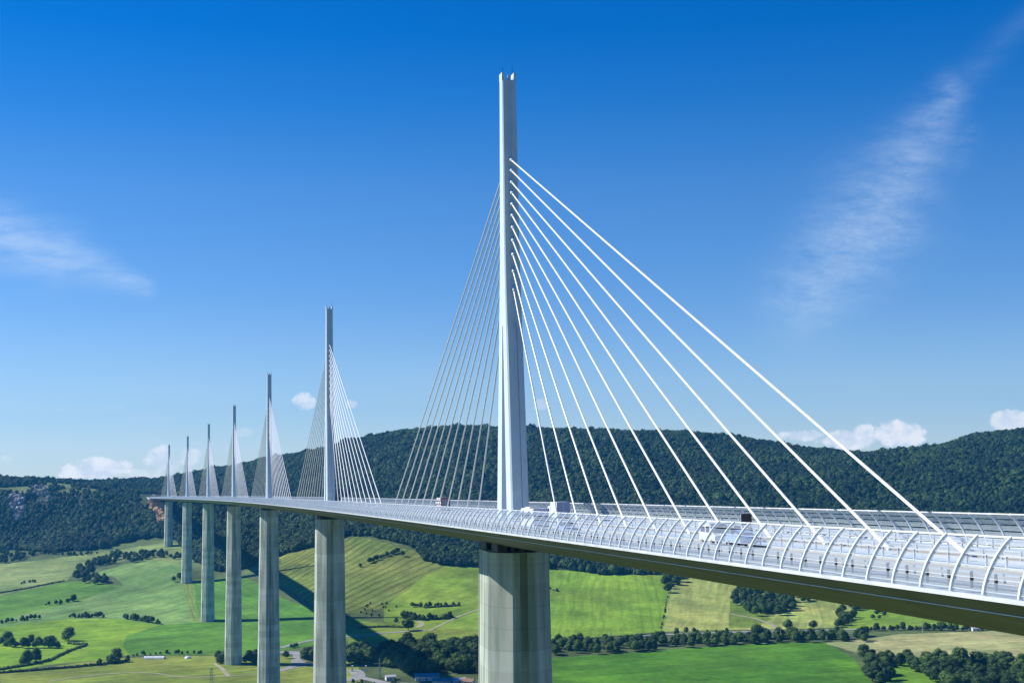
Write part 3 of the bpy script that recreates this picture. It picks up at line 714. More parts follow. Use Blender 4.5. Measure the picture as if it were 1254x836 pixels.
clump([(1040, 738), (1058, 738), (1052, 752), (1034, 768), (1022, 768), (1028, 752)], 32, (7, 11), 'tree in the strip descending to the road right of the yellow field', 'strip descending to the road')
clump([(1062, 750), (1090, 745), (1094, 758), (1072, 762)], 9, (5, 7), 'scrubby tree on the green slope under the deck', 'scrub under the deck')
row([(1060, 772), (1100, 771), (1130, 771), (1170, 772), (1215, 771)], 34, (5, 9), 'tree along the grey road above the dry field', 'trees along the road above the dry field')
clump([(1060, 806), (1078, 808), (1090, 812), (1092, 840), (1064, 840)], 34, (9, 13), 'tree at the corner between dark meadow and dry field', 'corner trees below the dry field')
clump([(1070, 808), (1120, 808), (1180, 812), (1254, 814), (1270, 845), (1165, 845), (1130, 826), (1105, 816)], 120, (9, 14), 'tree in the lower right wood below the dry field', 'lower right wood')
one(1058, 808, 15, 'tall tree at the tip where dark meadow meets dry field')
one(1177, 822, 22, 'tallest broad tree of the lower right wood')
one(1197, 822, 18, 'dark tree right beside the tallest one of the lower right wood')
one(1230, 818, 14, 'round tree near the right edge in the lower right wood')
one(1140, 818, 14, 'round tree on the left part of the lower right wood')
clump([(432, 832), (470, 835), (500, 836), (470, 840), (430, 840)], 8, (3, 5), 'garden bush by the pale forecourt at the bottom', 'garden bushes at the bottom')

P = hit(np.array([t[0] for t in TREES]), np.array([t[1] for t in TREES]))
app = np.array([t[2] for t in TREES]) / P[:, 1]
app += np.array([1.0 if t[4] is None else 0 for t in TREES])
order = np.argsort(-app); LIM = 296
first = None
for c, i in enumerate(order[:LIM]):
    x, y, h, label, group, kind = TREES[i]
    cm = CROWNS[random.randrange(6)]
    if first is None:
        e = empty('tree'); tr = bpy.data.objects.new('trunk', TRUNKS[0]); COL.objects.link(tr); tr.parent = e
        cr = bpy.data.objects.new('crown', CROWNS[0]); COL.objects.link(cr); cr.parent = e; first = e; o = e
        C = {'trunk': tr, 'crown': cr}
    else:
        o = first.copy(); COL.objects.link(o); C = {}
        if 'group' in o: del o['group']
        for ch in first.children:
            d = ch.copy(); COL.objects.link(d); d.parent = o; C[ch.name.split('.')[0]] = d
    C['crown'].data = cm; C['trunk'].data = TRUNKS[random.randrange(3)]
    wd = h * random.uniform(.95, 1.3)
    o.location = (P[i, 0], P[i, 1], P[i, 2] - .2); o.rotation_euler = (0, 0, random.uniform(0, 6.28)); o.scale = (wd, wd * random.uniform(.9, 1.1), h)
    tag(o, label, 'tree', group)
rest = order[LIM:]
o = gn_forest('distant_trees', np.array([[P[i, 0], P[i, 1], P[i, 2] - .4] for i in rest]), np.array([TREES[i][2] for i in rest]) * 1.05, RNG.uniform(0, 6.28, len(rest)), RNG.integers(0, 6, len(rest)), valley_kinds)
tag(o, 'smaller distant trees of copses and hedgerows between the valley fields', 'trees', kind='stuff')
print('trees', len(TREES))
# woods that close over the slope foot beneath the deck
def wood_mass(name, poly, step, h, label):
    xs = [p[0] for p in poly]; ys = [p[1] for p in poly]
    gx, gy = np.meshgrid(np.arange(min(xs), max(xs), step), np.arange(min(ys), max(ys), step * .55))
    gx = gx.ravel() + RNG.uniform(-.5, .5, gx.size) * step; gy = gy.ravel() + RNG.uniform(-.5, .5, gy.size) * step * .55
    k = inpoly(gx, gy, poly); Q = hit(gx[k], gy[k]); m_ = len(Q)
    o = gn_forest(name, Q - np.array([0, 0, .4]), RNG.uniform(h[0], h[1], m_), RNG.uniform(0, 6.28, m_), RNG.integers(0, 6, m_))
    tag(o, label, 'wood', kind='stuff')
wood_mass('slope_wood', [(345, 677), (400, 664), (432, 655), (480, 662), (500, 668), (520, 664), (512, 676), (520, 686), (550, 694), (590, 693), (590, 668), (345, 650)], 3.2, (8, 11), 'dark wood at the foot of the ridge behind the terraced slope')

# ---------------------------------------------------------------- hedges
def hedge(line, h, w, label):
    L = np.array(line, float); Q = []
    for (x0, y0), (x1, y1) in zip(L[:-1], L[1:]):
        k = max(2, int(math.hypot(x1 - x0, y1 - y0) / 1.1))
        for i in range(k): Q.append((x0 + (x1 - x0) * i / k, y0 + (y1 - y0) * i / k))
    Q = np.array(Q); G = hit(Q[:, 0], Q[:, 1]); b = MB(); v0, f0 = ICO1
    org = G.mean(0)
    for g in G:
        for _ in range(2):
            s = random.uniform(.6, 1.2)
            c = np.array([g[0] + random.uniform(-1, 1), g[1] + random.uniform(-.8, .8), g[2] + h * .3 * s])
            v = v0 * (1 + RNG.uniform(-.25, .25, (len(v0), 1))) * np.array([w * s, w * s, h * .6 * s]) + c
            b.add(v.tolist(), f0.tolist(), 'leaf')
    o = b.build('hedge', origin=tuple(org), fix=False); tag(o, label, 'hedge')
hedge([(0, 820), (30, 815), (60, 809), (85, 797), (105, 790)], 2.6, 1.7, 'thin dark hedge rising from the lower left edge toward the spreading lone tree')
hedge([(0, 824), (40, 821), (90, 817), (120, 814), (155, 810)], 2.4, 1.6, 'long low hedge along the bottom of the bright green field at lower left')
hedge([(0, 726), (30, 721), (60, 715), (80, 711)], 2.4, 1.6, 'thin hedge between pale meadow and green field at far left')
hedge([(85, 788), (95, 789), (106, 789.5)], 3.0, 1.8, 'short thick hedge running right from the spreading lone tree')
hedge([(676, 783.5), (720, 782), (760, 779), (800, 776)], 1.6, 1.2, 'low dark hedge along the foot of the green field right of the near pier')
hedge([(440, 768.5), (470, 767.5), (500, 768)], 2.2, 1.6, 'low hedge below the small dark green field beside the second pier')
hedge([(520, 744), (545, 742.5), (562, 741.5)], 2.5, 1.7, 'hedge joining the upper curved row of bushes on the green slope')
hedge([(515, 759), (540, 758), (556, 756)], 2.5, 1.7, 'hedge joining the second curved row of trees on the green slope')

# ---------------------------------------------------------------- rocks, scar
def crag(name, poly, label, m, thick, seed, n=26):
    xs = [p[0] for p in poly]; ys = [p[1] for p in poly]
    cxp, cyp = sum(xs) / len(xs), sum(ys) / len(ys)
    g = hit1(cxp, cyp); b = MB(); r = np.random.default_rng(seed)
    for i in range(n):
        for _ in range(50):
            x = r.uniform(min(xs), max(xs)); y = r.uniform(min(ys), max(ys))
            if inpoly(np.array([x]), np.array([y]), poly)[0]: break
        q = hit1(x, y); v, f = ICO2
        s = r.uniform(.7, 1.3)
        vv = v.copy(); vv = np.sign(vv) * np.abs(vv) ** .75
        vv = vv * (1 + r.uniform(-.16, .16, (len(v), 1))) * np.array([thick * s, thick * .55 * s, thick * 1.5 * s * r.uniform(.8, 1.4)]) + np.array([q.x, q.y, q.z - thick * .15])
        b.add(vv.tolist(), f.tolist(), m)
    o = b.build(name, origin=tuple(g), fix=False); o['kind'] = 'structure'
crag('cliff', CLIFFS[0], '', 'rock', 5.0, 1, 46)
crag('cliff', CLIFFS[1], '', 'rock', 3.6, 2, 34)
crag('cliff', CLIFFS[2], '', 'rock', 2.2, 3, 10)
crag('earth_bank', [(182, 610), (191, 612), (200, 620), (204, 642), (197, 646), (187, 629)], '', 'scar', 5.5, 4, 64)

# ---------------------------------------------------------------- viaduct
VO = B(0, 0, 0)
via = empty('viaduct', VO, 0, 'long white cable-stayed road viaduct on seven tall concrete piers crossing the valley', 'bridge')
def vb(mb, name, parent=via, org=None, **kw):
    """link a world-space mesh as a part of the viaduct"""
    o = mb.build(name, None, origin=org if org is not None else VO, **kw)
    o.parent = parent
    w = Vector(org if org is not None else VO)
    acc = Vector((0, 0, 0)); p = parent
    while p is not None: acc += Vector(p.location); p = p.parent
    o.location = w - acc
    return o
S0, S1 = -214.0, 2262.0
ST = list(np.linspace(S0, S1, 200))
def sweep(mb, prof, m, closed=True, st=ST):
    mb.loft([[B(s, l, z) for l, z in prof] for s in st], m, closed)
g = MB()
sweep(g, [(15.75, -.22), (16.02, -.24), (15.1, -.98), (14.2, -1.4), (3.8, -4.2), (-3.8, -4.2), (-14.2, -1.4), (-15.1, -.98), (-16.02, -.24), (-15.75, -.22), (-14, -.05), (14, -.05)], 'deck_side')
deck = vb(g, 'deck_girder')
g = MB()
for sd in (1, -1):
    sweep(g, [(sd * 15.7, -.2), (sd * 16.1, -.2), (sd * 16.1, .05), (sd * 15.7, .05)], 'deck_edge')
    sweep(g, [(sd * 15.12, -1.0), (sd * 15.2, -1.0), (sd * 15.2, -.93), (sd * 15.12, -.93)], 'rail')  # thin pale strip added for the highlight line along the fairing
vb(g, 'edge_beam')
g = MB()
for sd in (1, -1):
    sweep(g, [(sd * 15.69, -.02), (sd * 13.35, -.02)], 'apron', closed=False)
vb(g, 'service_strip', fix=False)
g = MB()
for sd in (1, -1):
    sweep(g, [(sd * 13.34, -.01), (sd * 2.45, -.01)], 'asphalt', closed=False)
    sweep(g, [(sd * 12.9, -.004), (sd * 10.3, -.004)], 'shoulder', closed=False)
vb(g, 'carriageway', fix=False)
g = MB()
for sd in (1, -1):
    for l in (10.2, 3.1): sweep(g, [(sd * l, .002), (sd * (l - .24), .002)], 'marking', closed=False)
    s = S0
    while s < S1 - 5:
        g.add([B(s, sd * 6.75, .002), B(s, sd * 6.58, .002), B(s + 3, sd * 6.58, .002), B(s + 3, sd * 6.75, .002)], [(0, 1, 2, 3)], 'marking'); s += 13
vb(g, 'lane_marking', fix=False)
g = MB(); sweep(g, [(2.44, -.03), (2.44, .12), (-2.44, .12), (-2.44, -.03)], 'apron'); vb(g, 'median_strip')
def barrier(l, name):
    g = MB()
    for z0, z1 in ((.45, .68), (.86, 1.0)): sweep(g, [(l - .04, z0), (l + .04, z0), (l + .04, z1), (l - .04, z1)], 'rail')
    s = S0 + 1
    while s < S1:
        p = lambda a, b, c: B(s + b, l + .1 + a, c)
        g.box((-.06, -.08, -.02), (.06, .08, .95), 'rail_post' if l > 5 else 'rail', p)
        s += 2.6 if s < 250 else (5.2 if s < 900 else 10.4)
    vb(g, name)
for l in (13.0, 2.3, -2.3, -13.0): barrier(l, 'crash_barrier')

# wind screens: curved posts and five transparent louvres on each side
def arcp(sd, t): return (sd * (16.0 - 1.9 * t ** 1.45), 3.12 * math.sin(t * math.pi / 2 * .62) / math.sin(math.pi / 2 * .62) + .1)
PSP = 3.425
def post_mb(g, s, sd):
    rings = []
    for i in range(9):
        t = i / 8; l, z = arcp(sd, t); l2, z2 = arcp(sd, min(1, t + .02)); l1, z1 = arcp(sd, max(0, t - .02))
        d = Vector((l2 - l1, z2 - z1)).normalized(); nx, nz = d.y, -d.x
        w = .09; h = .11
        rings.append([B(s - w, l - nx * h, z - nz * h), B(s + w, l - nx * h, z - nz * h), B(s + w, l + nx * h, z + nz * h), B(s - w, l + nx * h, z + nz * h)])
    g.loft(rings, 'steel')
for sd, nm in ((1, 'near'), (-1, 'far')):
    g = MB()
    for k in range(5):
        t0, t1 = .05 + k * .19, .05 + k * .19 + .14
        prof = [arcp(sd, t0 + (t1 - t0) * q / 3) for q in range(4)]
        inn = [(l - sd * .03, z - .012) for l, z in prof][::-1]
        sweep(g, prof + inn, 'acrylic' if sd == 1 else 'acrylic_far')
    scr = vb(g, 'wind_screen', org=B(0, sd * 16, 0))
    scr['label'] = 'curved transparent wind screen on the near left edge of the deck' if sd == 1 else 'curved transparent wind screen on the far right edge of the deck'
    g = MB()
    for t in (1.0,):
        l, z = arcp(sd, t); sweep(g, [(l - .06, z - .06), (l + .06, z - .06), (l + .06, z + .06), (l - .06, z + .06)], 'steel')
    for k in range(5):
        l, z = arcp(sd, .05 + k * .19); sweep(g, [(l - .012, z - .012), (l + .012, z - .012), (l + .012, z + .012), (l - .012, z + .012)], 'steel')
    vb(g, 'screen_rail', scr, org=B(0, sd * 14, 3))
    s = -191.2 - 6 * PSP if sd == 1 else -143.9 - 20 * PSP
    g = MB(); k = 0; lim = 52 if sd == 1 else 48
    while s < S1 - 3:
        if k < lim:
            gg = MB(); post_mb(gg, s, sd); vb(gg, 'screen_post', scr, org=B(s, sd * 16, 0))
        else: post_mb(g, s, sd)
        k += 1; s += PSP
    o = vb(g, 'distant_screen_posts', scr, org=B(300, sd * 16, 0)); o['kind'] = 'stuff'

# piers
def pier_ring(k, d, s0=None, s1=None, groove=True):
    hl = 5.7 + .0125 * d; hs = 8.3 + .005 * d; c = 2.1 + .006 * d; fs = hs * .60; q = .75
    # near half outline then far half, counter-clockwise from front centre
    near = [(q, -hs + .9), (q, -hs), (c, -hs), (hl, -fs), (hl, fs), (c, hs), (q, hs), (q, hs - .9)]
    P = near + [(-l, s) for l, s in near[::-1]]
    return [(l, s) for l, s in P]
for k in range(7):
    base = B(342 * k, 0, 0); gz = g1(base.x, base.y) - 4
    root_z = base.z - 5.4
    org = Vector((base.x, base.y, gz + 4))
    def at(l, s, z): 
        b_ = B(342 * k + s, l, 0); return Vector((b_.x, b_.y, z))
    g = MB(); SPL = 88.0
    zs = np.linspace(gz, min(root_z, root_z - SPL) if root_z - SPL > gz else gz, 14) if root_z - SPL > gz else []
    if len(zs): g.loft([[at(l, s, z) for l, s in pier_ring(k, base.z - z)] for z in zs], 'concrete')
    zt = np.linspace(max(root_z - SPL, gz), root_z, 12)
    for sg in (1, -1):       # the shaft splits into two slender columns below the deck
        R_ = []
        for z in zt:
            d = base.z - z; hl = 5.7 + .0125 * d; hs = 8.3 + .005 * d; c = 2.1 + .006 * d; fs = hs * .60; q = .75; i0 = .2
            pr = [(q, -hs + .9), (q, -hs), (c, -hs), (hl, -fs), (hl, -fs + .25), (hl - .7, -fs + .25), (hl - .7, -fs + .95), (hl, -fs + .95), (hl, -i0), (-hl, -i0), (-hl, -fs + .95), (-hl + .7, -fs + .95), (-hl + .7, -fs + .25), (-hl, -fs + .25), (-hl, -fs), (-c, -hs), (-q, -hs), (-q, -hs + .9)]
            R_.append([at(l, s * sg, z) for l, s in pr])
        g.loft(R_, 'concrete')
    pr_ = vb(g, 'pier', org=org)
    g = MB()
    for sg in (1, -1):
        for l in (-3.6, 0, 3.6):
            for s in (3.2, 6.6):
                g.box((l - .55, s * sg - .6, -5.42), (l + .55, s * sg + .6, -3.95), 'dark_steel', lambda a, b, c: B(342 * k + b, a, c))
        for l in (-4.6, -1.9, 1.9, 4.6): g.box((l - .25, sg * 5 - 2.6, -5.42), (l + .25, sg * 5 + 2.6, -4.05 + abs(l) * .12), 'dark_steel', lambda a, b, c: B(342 * k + b, a, c))
    vb(g, 'bearing', pr_, org=B(342 * k, 0, -5))
    if k < 4:
        for sg in (1, -1):
            g = MB(); a = Vector((2.1, -8.3)); b_ = Vector((5.7, -4.4)); d = (b_ - a); nrm = Vector((d.y, -d.x)).normalized()
            if nrm.y > 0: nrm = -nrm
            t0, t1 = .12, .58
            qs = []
            for off in (-.1, .1):
                for t in (t0, t1):
                    p_ = a + d * t + nrm * off
                    for z in (-7.3, -5.75): qs.append(B(342 * k + p_.y, p_.x * sg, z))
            g.add(qs, [(0, 1, 3, 2), (4, 6, 7, 5), (0, 4, 5, 1), (2, 3, 7, 6), (0, 2, 6, 4), (1, 5, 7, 3)], 'concrete_light')
            vb(g, 'bearing_pad_panel', pr_, org=B(342 * k, 3.5 * sg, -6.5))

# pylons and stays
HC = [70.9, 68.8, 66.5, 64.4, 62.2, 60.0, 57.7, 55.2, 52.5, 49.3, 45.8]
MH = [(0, 6.6, 1.75), (15, 5.3, 1.7), (30, 3.95, 1.65), (45, 2.6, 1.6), (52, 2.1, 1.56), (70, 1.55, 1.5), (84.6, 1.15, 1.45)]
def so(h): return float(np.interp(h, [m[0] for m in MH], [m[1] for m in MH]))
def lw(h): return float(np.interp(h, [m[0] for m in MH], [m[2] for m in MH]))
far = MB()
for k in range(7):
    T = lambda l, s, h: B(342 * k + s, l, h + SLOPE * s)
    AN = lambda s, z: B(342 * k + s, 0, z)
    base = B(342 * k, 0, 0); g = MB()
    hs_ = list(np.linspace(-.05, 38, 9))
    for sg in (1, -1):     # two inclined legs
        R_ = []
        for h in hs_:
            o_, w = so(h), lw(h); inn = o_ - (4.3 - .035 * h); inn = max(inn, .02); c = .3; gq = .25
            pr = [(w - c, o_), (w, o_ - c), (w, inn), (-w, inn), (-w, o_ - c), (-w + c, o_), (-.5, o_), (-.5, o_ - .2), (-.3, o_ - .2), (-.3, o_)]
            R_.append([T(l, s * sg, h) for l, s in pr])
        g.loft(R_, 'mast')
    R_ = []
    for h in (38, 45, 52, 60, 70, 78, MAST - 1.5):
        o_, w = so(h), lw(h); c = .24
        pr = [(w, -o_ + c), (w, o_ - c), (w - c, o_), (.34, o_), (.34, o_ - .12), (-.34, o_ - .12), (-.34, o_), (-w + c, o_), (-w, o_ - c), (-w, -o_ + c), (-w + c, -o_), (-.34, -o_), (-.34, -o_ + .12), (.34, -o_ + .12), (.34, -o_), (w - c, -o_)]
        R_.append([T(l, s, h) for l, s in pr])
    g.loft(R_, 'mast')
    for sd in (1, -1):     # the two side walls rise above the notch at the top
        g.box((sd * 1.45, -1.15, MAST - 1.5), (sd * .95, 1.15, MAST - (.0 if sd == -1 else .0)), 'mast', T)
    g.box((-.94, -.25, MAST - 1.6), (.94, .25, MAST - 1.2), 'mast', T)
    pyl = vb(g, 'pylon', org=base)
    g = MB(); g.bar(T(-1.1, .6, MAST), T(-1.1, .6, MAST + 1.9), .05, 'dark_steel'); g.bar(T(1.1, -.3, MAST), T(1.1, -.3, MAST + 1.1), .05, 'dark_steel')
    g.box((-.4, -.4, MAST - 1.4), (.1, 0, MAST - .3), 'rail', T)
    vb(g, 'antenna', pyl, org=T(0, 0, MAST))
    g = MB()
    for j, hc in enumerate(HC):
        for sg in (1, -1):
            a = T(0, sg * (so(hc) - .3), hc); dd = (AN(sg * (158.7 - 12.51 * j), 1.06) - a).normalized()
            g.bar(a - dd * .2, a + dd * 1.5, .30, 'mast', 8)
            if k < 4:
                e_ = AN(sg * (158.7 - 12.51 * j), 1.06) + dd * 1.3; c = MB(); c.bar(a, e_, .15, 'cable', 8); c.bar(e_ - dd * 3.2, e_, .22, 'cable', 8)
                vb(c, 'stay_cable', pyl, org=e_, smooth=False)
            else:
                far.bar(a, AN(sg * (158.7 - 12.51 * j), .3), .16, 'cable', 6)
    vb(g, 'anchor_tube', pyl, org=base)
o = vb(far, 'distant_stay_cables', org=B(342 * 5, 0, 0)); o['kind'] = 'stuff'
# abutments
g = MB(); g.box((-15.9, -222, -14), (15.9, -206, -.9), 'concrete_light', lambda l, s, z: B(s, l, z)); vb(g, 'abutment', org=B(-214, 0, -6))
g = MB(); g.box((-15.9, 2255, -14), (15.9, 2268, -.9), 'concrete_light', lambda l, s, z: B(s, l, z)); vb(g, 'abutment', org=B(2260, 0, -6))
# road beyond the far abutment
g = MB(); rs = list(np.linspace(2262, 2530, 20)); g.loft([[B(s, l, MWZ(s)) for l in (-14, -5, 5, 14)] for s in rs], 'asphalt', closed=False)
for sd in (1, -1): g.loft([[B(s, sd * l, MWZ(s) + h) for l, h in ((14.1, -2.5), (14.1, 1.1), (13.7, 1.1), (13.7, -2.5))] for s in rs], 'concrete_light')
o = g.build('motorway', origin=B(2300, 0, 0), fix=False); o['kind'] = 'structure'

# ---------------------------------------------------------------- vehicles
def wheel(par, x, y, r, w=.28):
    b = MB(); n = 16
    ring = lambda rr, xx: [(xx, math.cos(2 * math.pi * i / n) * rr, math.sin(2 * math.pi * i / n) * rr) for i in range(n)]
    b.loft([ring(r * .8, -w / 2), ring(r, -w / 2 + .04), ring(r, w / 2 - .04), ring(r * .8, w / 2)], 'tyre')
    wl = b.build('wheel', par, origin=None); wl.location = (x, y, r)
    c = MB(); c.loft([ring(r * .55, -w / 2 - .02), ring(r * .55, w / 2 + .02)], 'rim'); c.build('rim', wl)
def body_prof(name, par, prof, w, m, bev=.06, inset=.0):
    """side outline (y, z) extruded over the width with rounded edges"""
    import bmesh
    bm = bmesh.new(); L = [bm.verts.new((-w / 2, y, z)) for y, z in prof]; f = bm.faces.new(L)
    r = bmesh.ops.extrude_face_region(bm, geom=[f]); vv = [e for e in r['geom'] if isinstance(e, bmesh.types.BMVert)]
    bmesh.ops.translate(bm, verts=vv, vec=(w, 0, 0)); bmesh.ops.recalc_face_normals(bm, faces=bm.faces)
    bmesh.ops.bevel(bm, geom=list(bm.edges), offset=bev, segments=2, affect='EDGES')
    me = bpy.data.meshes.new(name); bm.to_mesh(me); bm.free(); me.materials.append(M[m] if isinstance(m, str) else m)
    o = bpy.data.objects.new(name, me); COL.objects.link(o); o.parent = par; return o
def pane(par, lo, hi, m='glass', name='window'):
    b = MB(); b.box(lo, hi, m); return b.build(name, par)
def veh(name, s, l, label, cat, rev=False):
    p = B(s, l, .01); e = empty(name, p, Bang(s) + (math.pi if rev else 0), label, cat)
    e.rotation_euler = (math.atan(-SLOPE) * (-1 if rev else 1), 0, Bang(s) + (math.pi if rev else 0)); return e
def van(s, l, label, m='van_white', L=5.8, H=2.5, W=2.0, rev=False, name='van', cat='van'):
    e = veh(name, s, l, label, cat, rev); h = L / 2
    body_prof('body', e, [(-h, .45), (h, .45), (h, 1.05), (h - .9, 1.25), (h - 1.7, H - .1), (h - 1.95, H), (-h + .1, H), (-h, H - .15)], W, m)
    for sx in (-1, 1):
        pane(e, (sx * (W / 2 - .03), h - 2.6, 1.35), (sx * (W / 2 + .012), h - 1.55, 2.0))
        pane(e, (sx * (W / 2 - .03), -h + .7, 1.4), (sx * (W / 2 + .012), h - 2.9, 1.95))
        for y in (-h + 1.1, h - 1.1): wheel(e, sx * (W / 2 - .12), y, .36)
        pane(e, (sx * .78 - .1, -h - .02, .9), (sx * .78 + .1, -h + .05, 1.25), 'lamp_red', 'tail_light')
        pane(e, (sx * .72 - .16, h - .05, .75), (sx * .72 + .16, h + .02, .98), 'lamp_white', 'headlight')
        pane(e, (sx * .45 - .36, -h - .02, 1.45), (sx * .45 + .36, -h + .05, 2.1), 'glass', 'rear_window')
    b = MB(); b.add([(-.85, h - .88, 1.28), (.85, h - .88, 1.28), (.8, h - 1.62, H - .22), (-.8, h - 1.62, H - .22)], [(0, 1, 2, 3)], 'glass'); b.build('windscreen', e).location = (0, .035, .03)
    return e
def car(s, l, label, m, rev=False, W=1.78):
    e = veh('car', s, l, label, 'car', rev); h = 2.15
    body_prof('body', e, [(-h, .35), (h, .35), (h, .75), (h - .15, .85), (h - 1.15, .98), (-h + .55, 1.0), (-h, .95)], W, m, .07)
    body_prof('cabin', e, [(h - 1.2, .95), (h - 1.95, 1.46), (-h + 1.0, 1.5), (-h + .25, .98)], W - .22, 'glass', .05)
    b = MB(); b.box((-W / 2 + .2, -h + .95, 1.47), (W / 2 - .2, h - 1.95, 1.53), m); b.build('roof', e)
    for sx in (-1, 1):
        for y in (-h + .75, h - .8): wheel(e, sx * (W / 2 - .1), y, .32, .22)
        pane(e, (sx * .66 - .14, -h - .02, .7), (sx * .66 + .14, -h + .04, .86), 'lamp_red', 'tail_light')
        pane(e, (sx * .62 - .15, h - .04, .58), (sx * .62 + .15, h + .02, .72), 'lamp_white', 'headlight')
    return e
def truck(s, l, label, boxm, L=8.5, H=3.9, stripes=False, rear='grey_panel', frame=None, rev=False, cabm='van_white'):
    e = veh('truck', s, l, label, 'truck', rev); h = L / 2
    b = MB(); b.box((-1.22, -h, 1.0), (1.22, h - 2.3, H), boxm)
    cg = b.build('cargo_box', e)
    if stripes:
        for i, z in enumerate((1.35, 2.25, 3.15)):
            t = MB(); t.box((-1.235, -h + .3, z), (-1.2, h - 2.5, z + .32), 'red'); t.build('red_stripe', cg)
    body_prof('cab', e, [(h - 2.1, .55), (h, .55), (h, 1.9), (h - .25, 3.0), (h - 2.1, 3.1)], 2.4, cabm, .08)
    b = MB(); b.box((-1.05, h - .16, 1.75), (1.05, h + .02, 2.6), 'glass'); b.build('windscreen', e)
    for sx in (-1, 1): pane(e, (sx * 1.17, h - 1.4, 1.8), (sx * 1.215, h - .4, 2.6))
    b = MB(); b.box((-.5, -h + .1, .62), (.5, h - .3, 1.0), 'dark_steel'); b.build('chassis', e)
    fm = frame or 'dark_steel'
    b = MB()
    for lo, hi in (((-1.25, -h - .05, 1.0), (-1.0, -h + .0, H)), ((1.0, -h - .05, 1.0), (1.25, -h, H)), ((-1.0, -h - .05, H - .4), (1.0, -h, H))): b.box(lo, hi, fm)
    b.build('rear_frame', e)
    for sx in (-1, 1): pane(e, (sx * .52 - .46, -h - .03, 1.1), (sx * .52 + .46, -h + .02, H - .45), rear, 'rear_door')
    for sx in (-1, 1):
        for y in (-h + 1.2, -h + 2.4, h - 1.2): wheel(e, sx * .98, y, .5, .34)
        pane(e, (sx * .95 - .13, -h - .06, .78), (sx * .95 + .13, -h, .95), 'lamp_red', 'tail_light')
    return e
def coach(s, l, label, L=11, rev=False):
    e = veh('coach', s, l, label, 'bus', rev); h = L / 2
    body_prof('body', e, [(-h, .4), (h, .4), (h, 1.6), (h - .45, 3.25), (-h + .1, 3.3), (-h, 3.1)], 2.5, 'van_white', .12)
    for sx in (-1, 1):
        for i in range(5):
            y0 = -h + .7 + i * (L - 1.9) / 5; pane(e, (sx * 1.22, y0, 1.65), (sx * 1.265, y0 + (L - 1.9) / 5 - .18, 2.6))
        for y in (-h + 2.4, h - 2.3): wheel(e, sx * 1.08, y, .5, .32)
        pane(e, (sx * .95 - .13, -h - .02, .9), (sx * .95 + .13, -h + .05, 1.2), 'lamp_red', 'tail_light')
    pane(e, (-1.0, -h - .02, 1.9), (1.0, -h + .08, 2.8), 'glass', 'rear_window')
    b = MB(); b.add([(-1.1, h + .02, 1.6), (1.1, h + .02, 1.6), (1.1, h - .4, 3.0), (-1.1, h - .4, 3.0)], [(0, 1, 2, 3)], 'glass'); b.build('windscreen', e)
    b = MB(); b.box((-.9, -2.5, 3.28), (.9, .5, 3.5), 'van_white'); b.build('roof_unit', e)
def s_at(px, l, z):
    lo, hi = -230.0, 1500.0
    for _ in range(50):
        m_ = (lo + hi) / 2; b = B(m_, l, z); x, _y = project(np.array(b.x), np.array(b.y), np.array(b.z))
        if x > px: lo = m_
        else: hi = m_
    return lo
coach(s_at(655, 8.3, 2), 8.3, 'white coach with dark windows right beside the foot of the nearest pylon', 8.5, rev=True)
truck(s_at(684, -5, 2.5), -5, 'white box lorry, its rear in shade, right of the nearest pylon on the far carriageway', 'van_white', L=7.0, H=3.8, rear='van_blue', frame='van_blue', rev=False)  # blue rear doors and frame paint in the shade on white panels
car(s_at(696, 8.6, .8), 8.6, 'pale blue car following the coach close to the near barrier', 'van_blue', rev=True)
van(s_at(876, 5.0, 1.5), 5.0, 'tall white van behind the near wind screen, below the fifth nearest stay', H=2.45, L=4.9, rev=True)
van(s_at(908, 4.6, 1.5), 4.6, 'pale blue minibus with dark side windows directly behind the tall white van', m='van_blue', H=1.75, L=4.3, rev=True, name='minibus')
truck(s_at(542, -5.5, 2), -5.5, 'red and white striped lorry with a dark red rear frame, seen between the stays', 'van_white', L=9, H=4.2, stripes=True, frame='red')
truck(s_at(412.5, -5.5, 2), -5.5, 'dark blue lorry half hidden behind the second pylon', 'dark_blue', L=8, H=3.9, rear='dark_blue', cabm='dark_blue')
# back of a square sign standing on the median, its shade put into dark colour
ss = s_at(914, -1.2, 2.5)
e = empty('road_sign', B(ss, -1.2, 0), Bang(ss), 'square road sign seen from its back, coloured dark for shade, on a post rising over the deck', 'sign')
b = MB(); b.box((-.62, -.06, 1.85), (.62, .0, 3.1), 'dark_steel'); b.box((-.66, .0, 1.81), (.66, .05, 3.14), 'van_white'); b.build('sign_panel', e)
b = MB(); b.bar((0, .12, .1), (0, .12, 2.9), .06, 'dark_steel', 8); b.build('post', e)

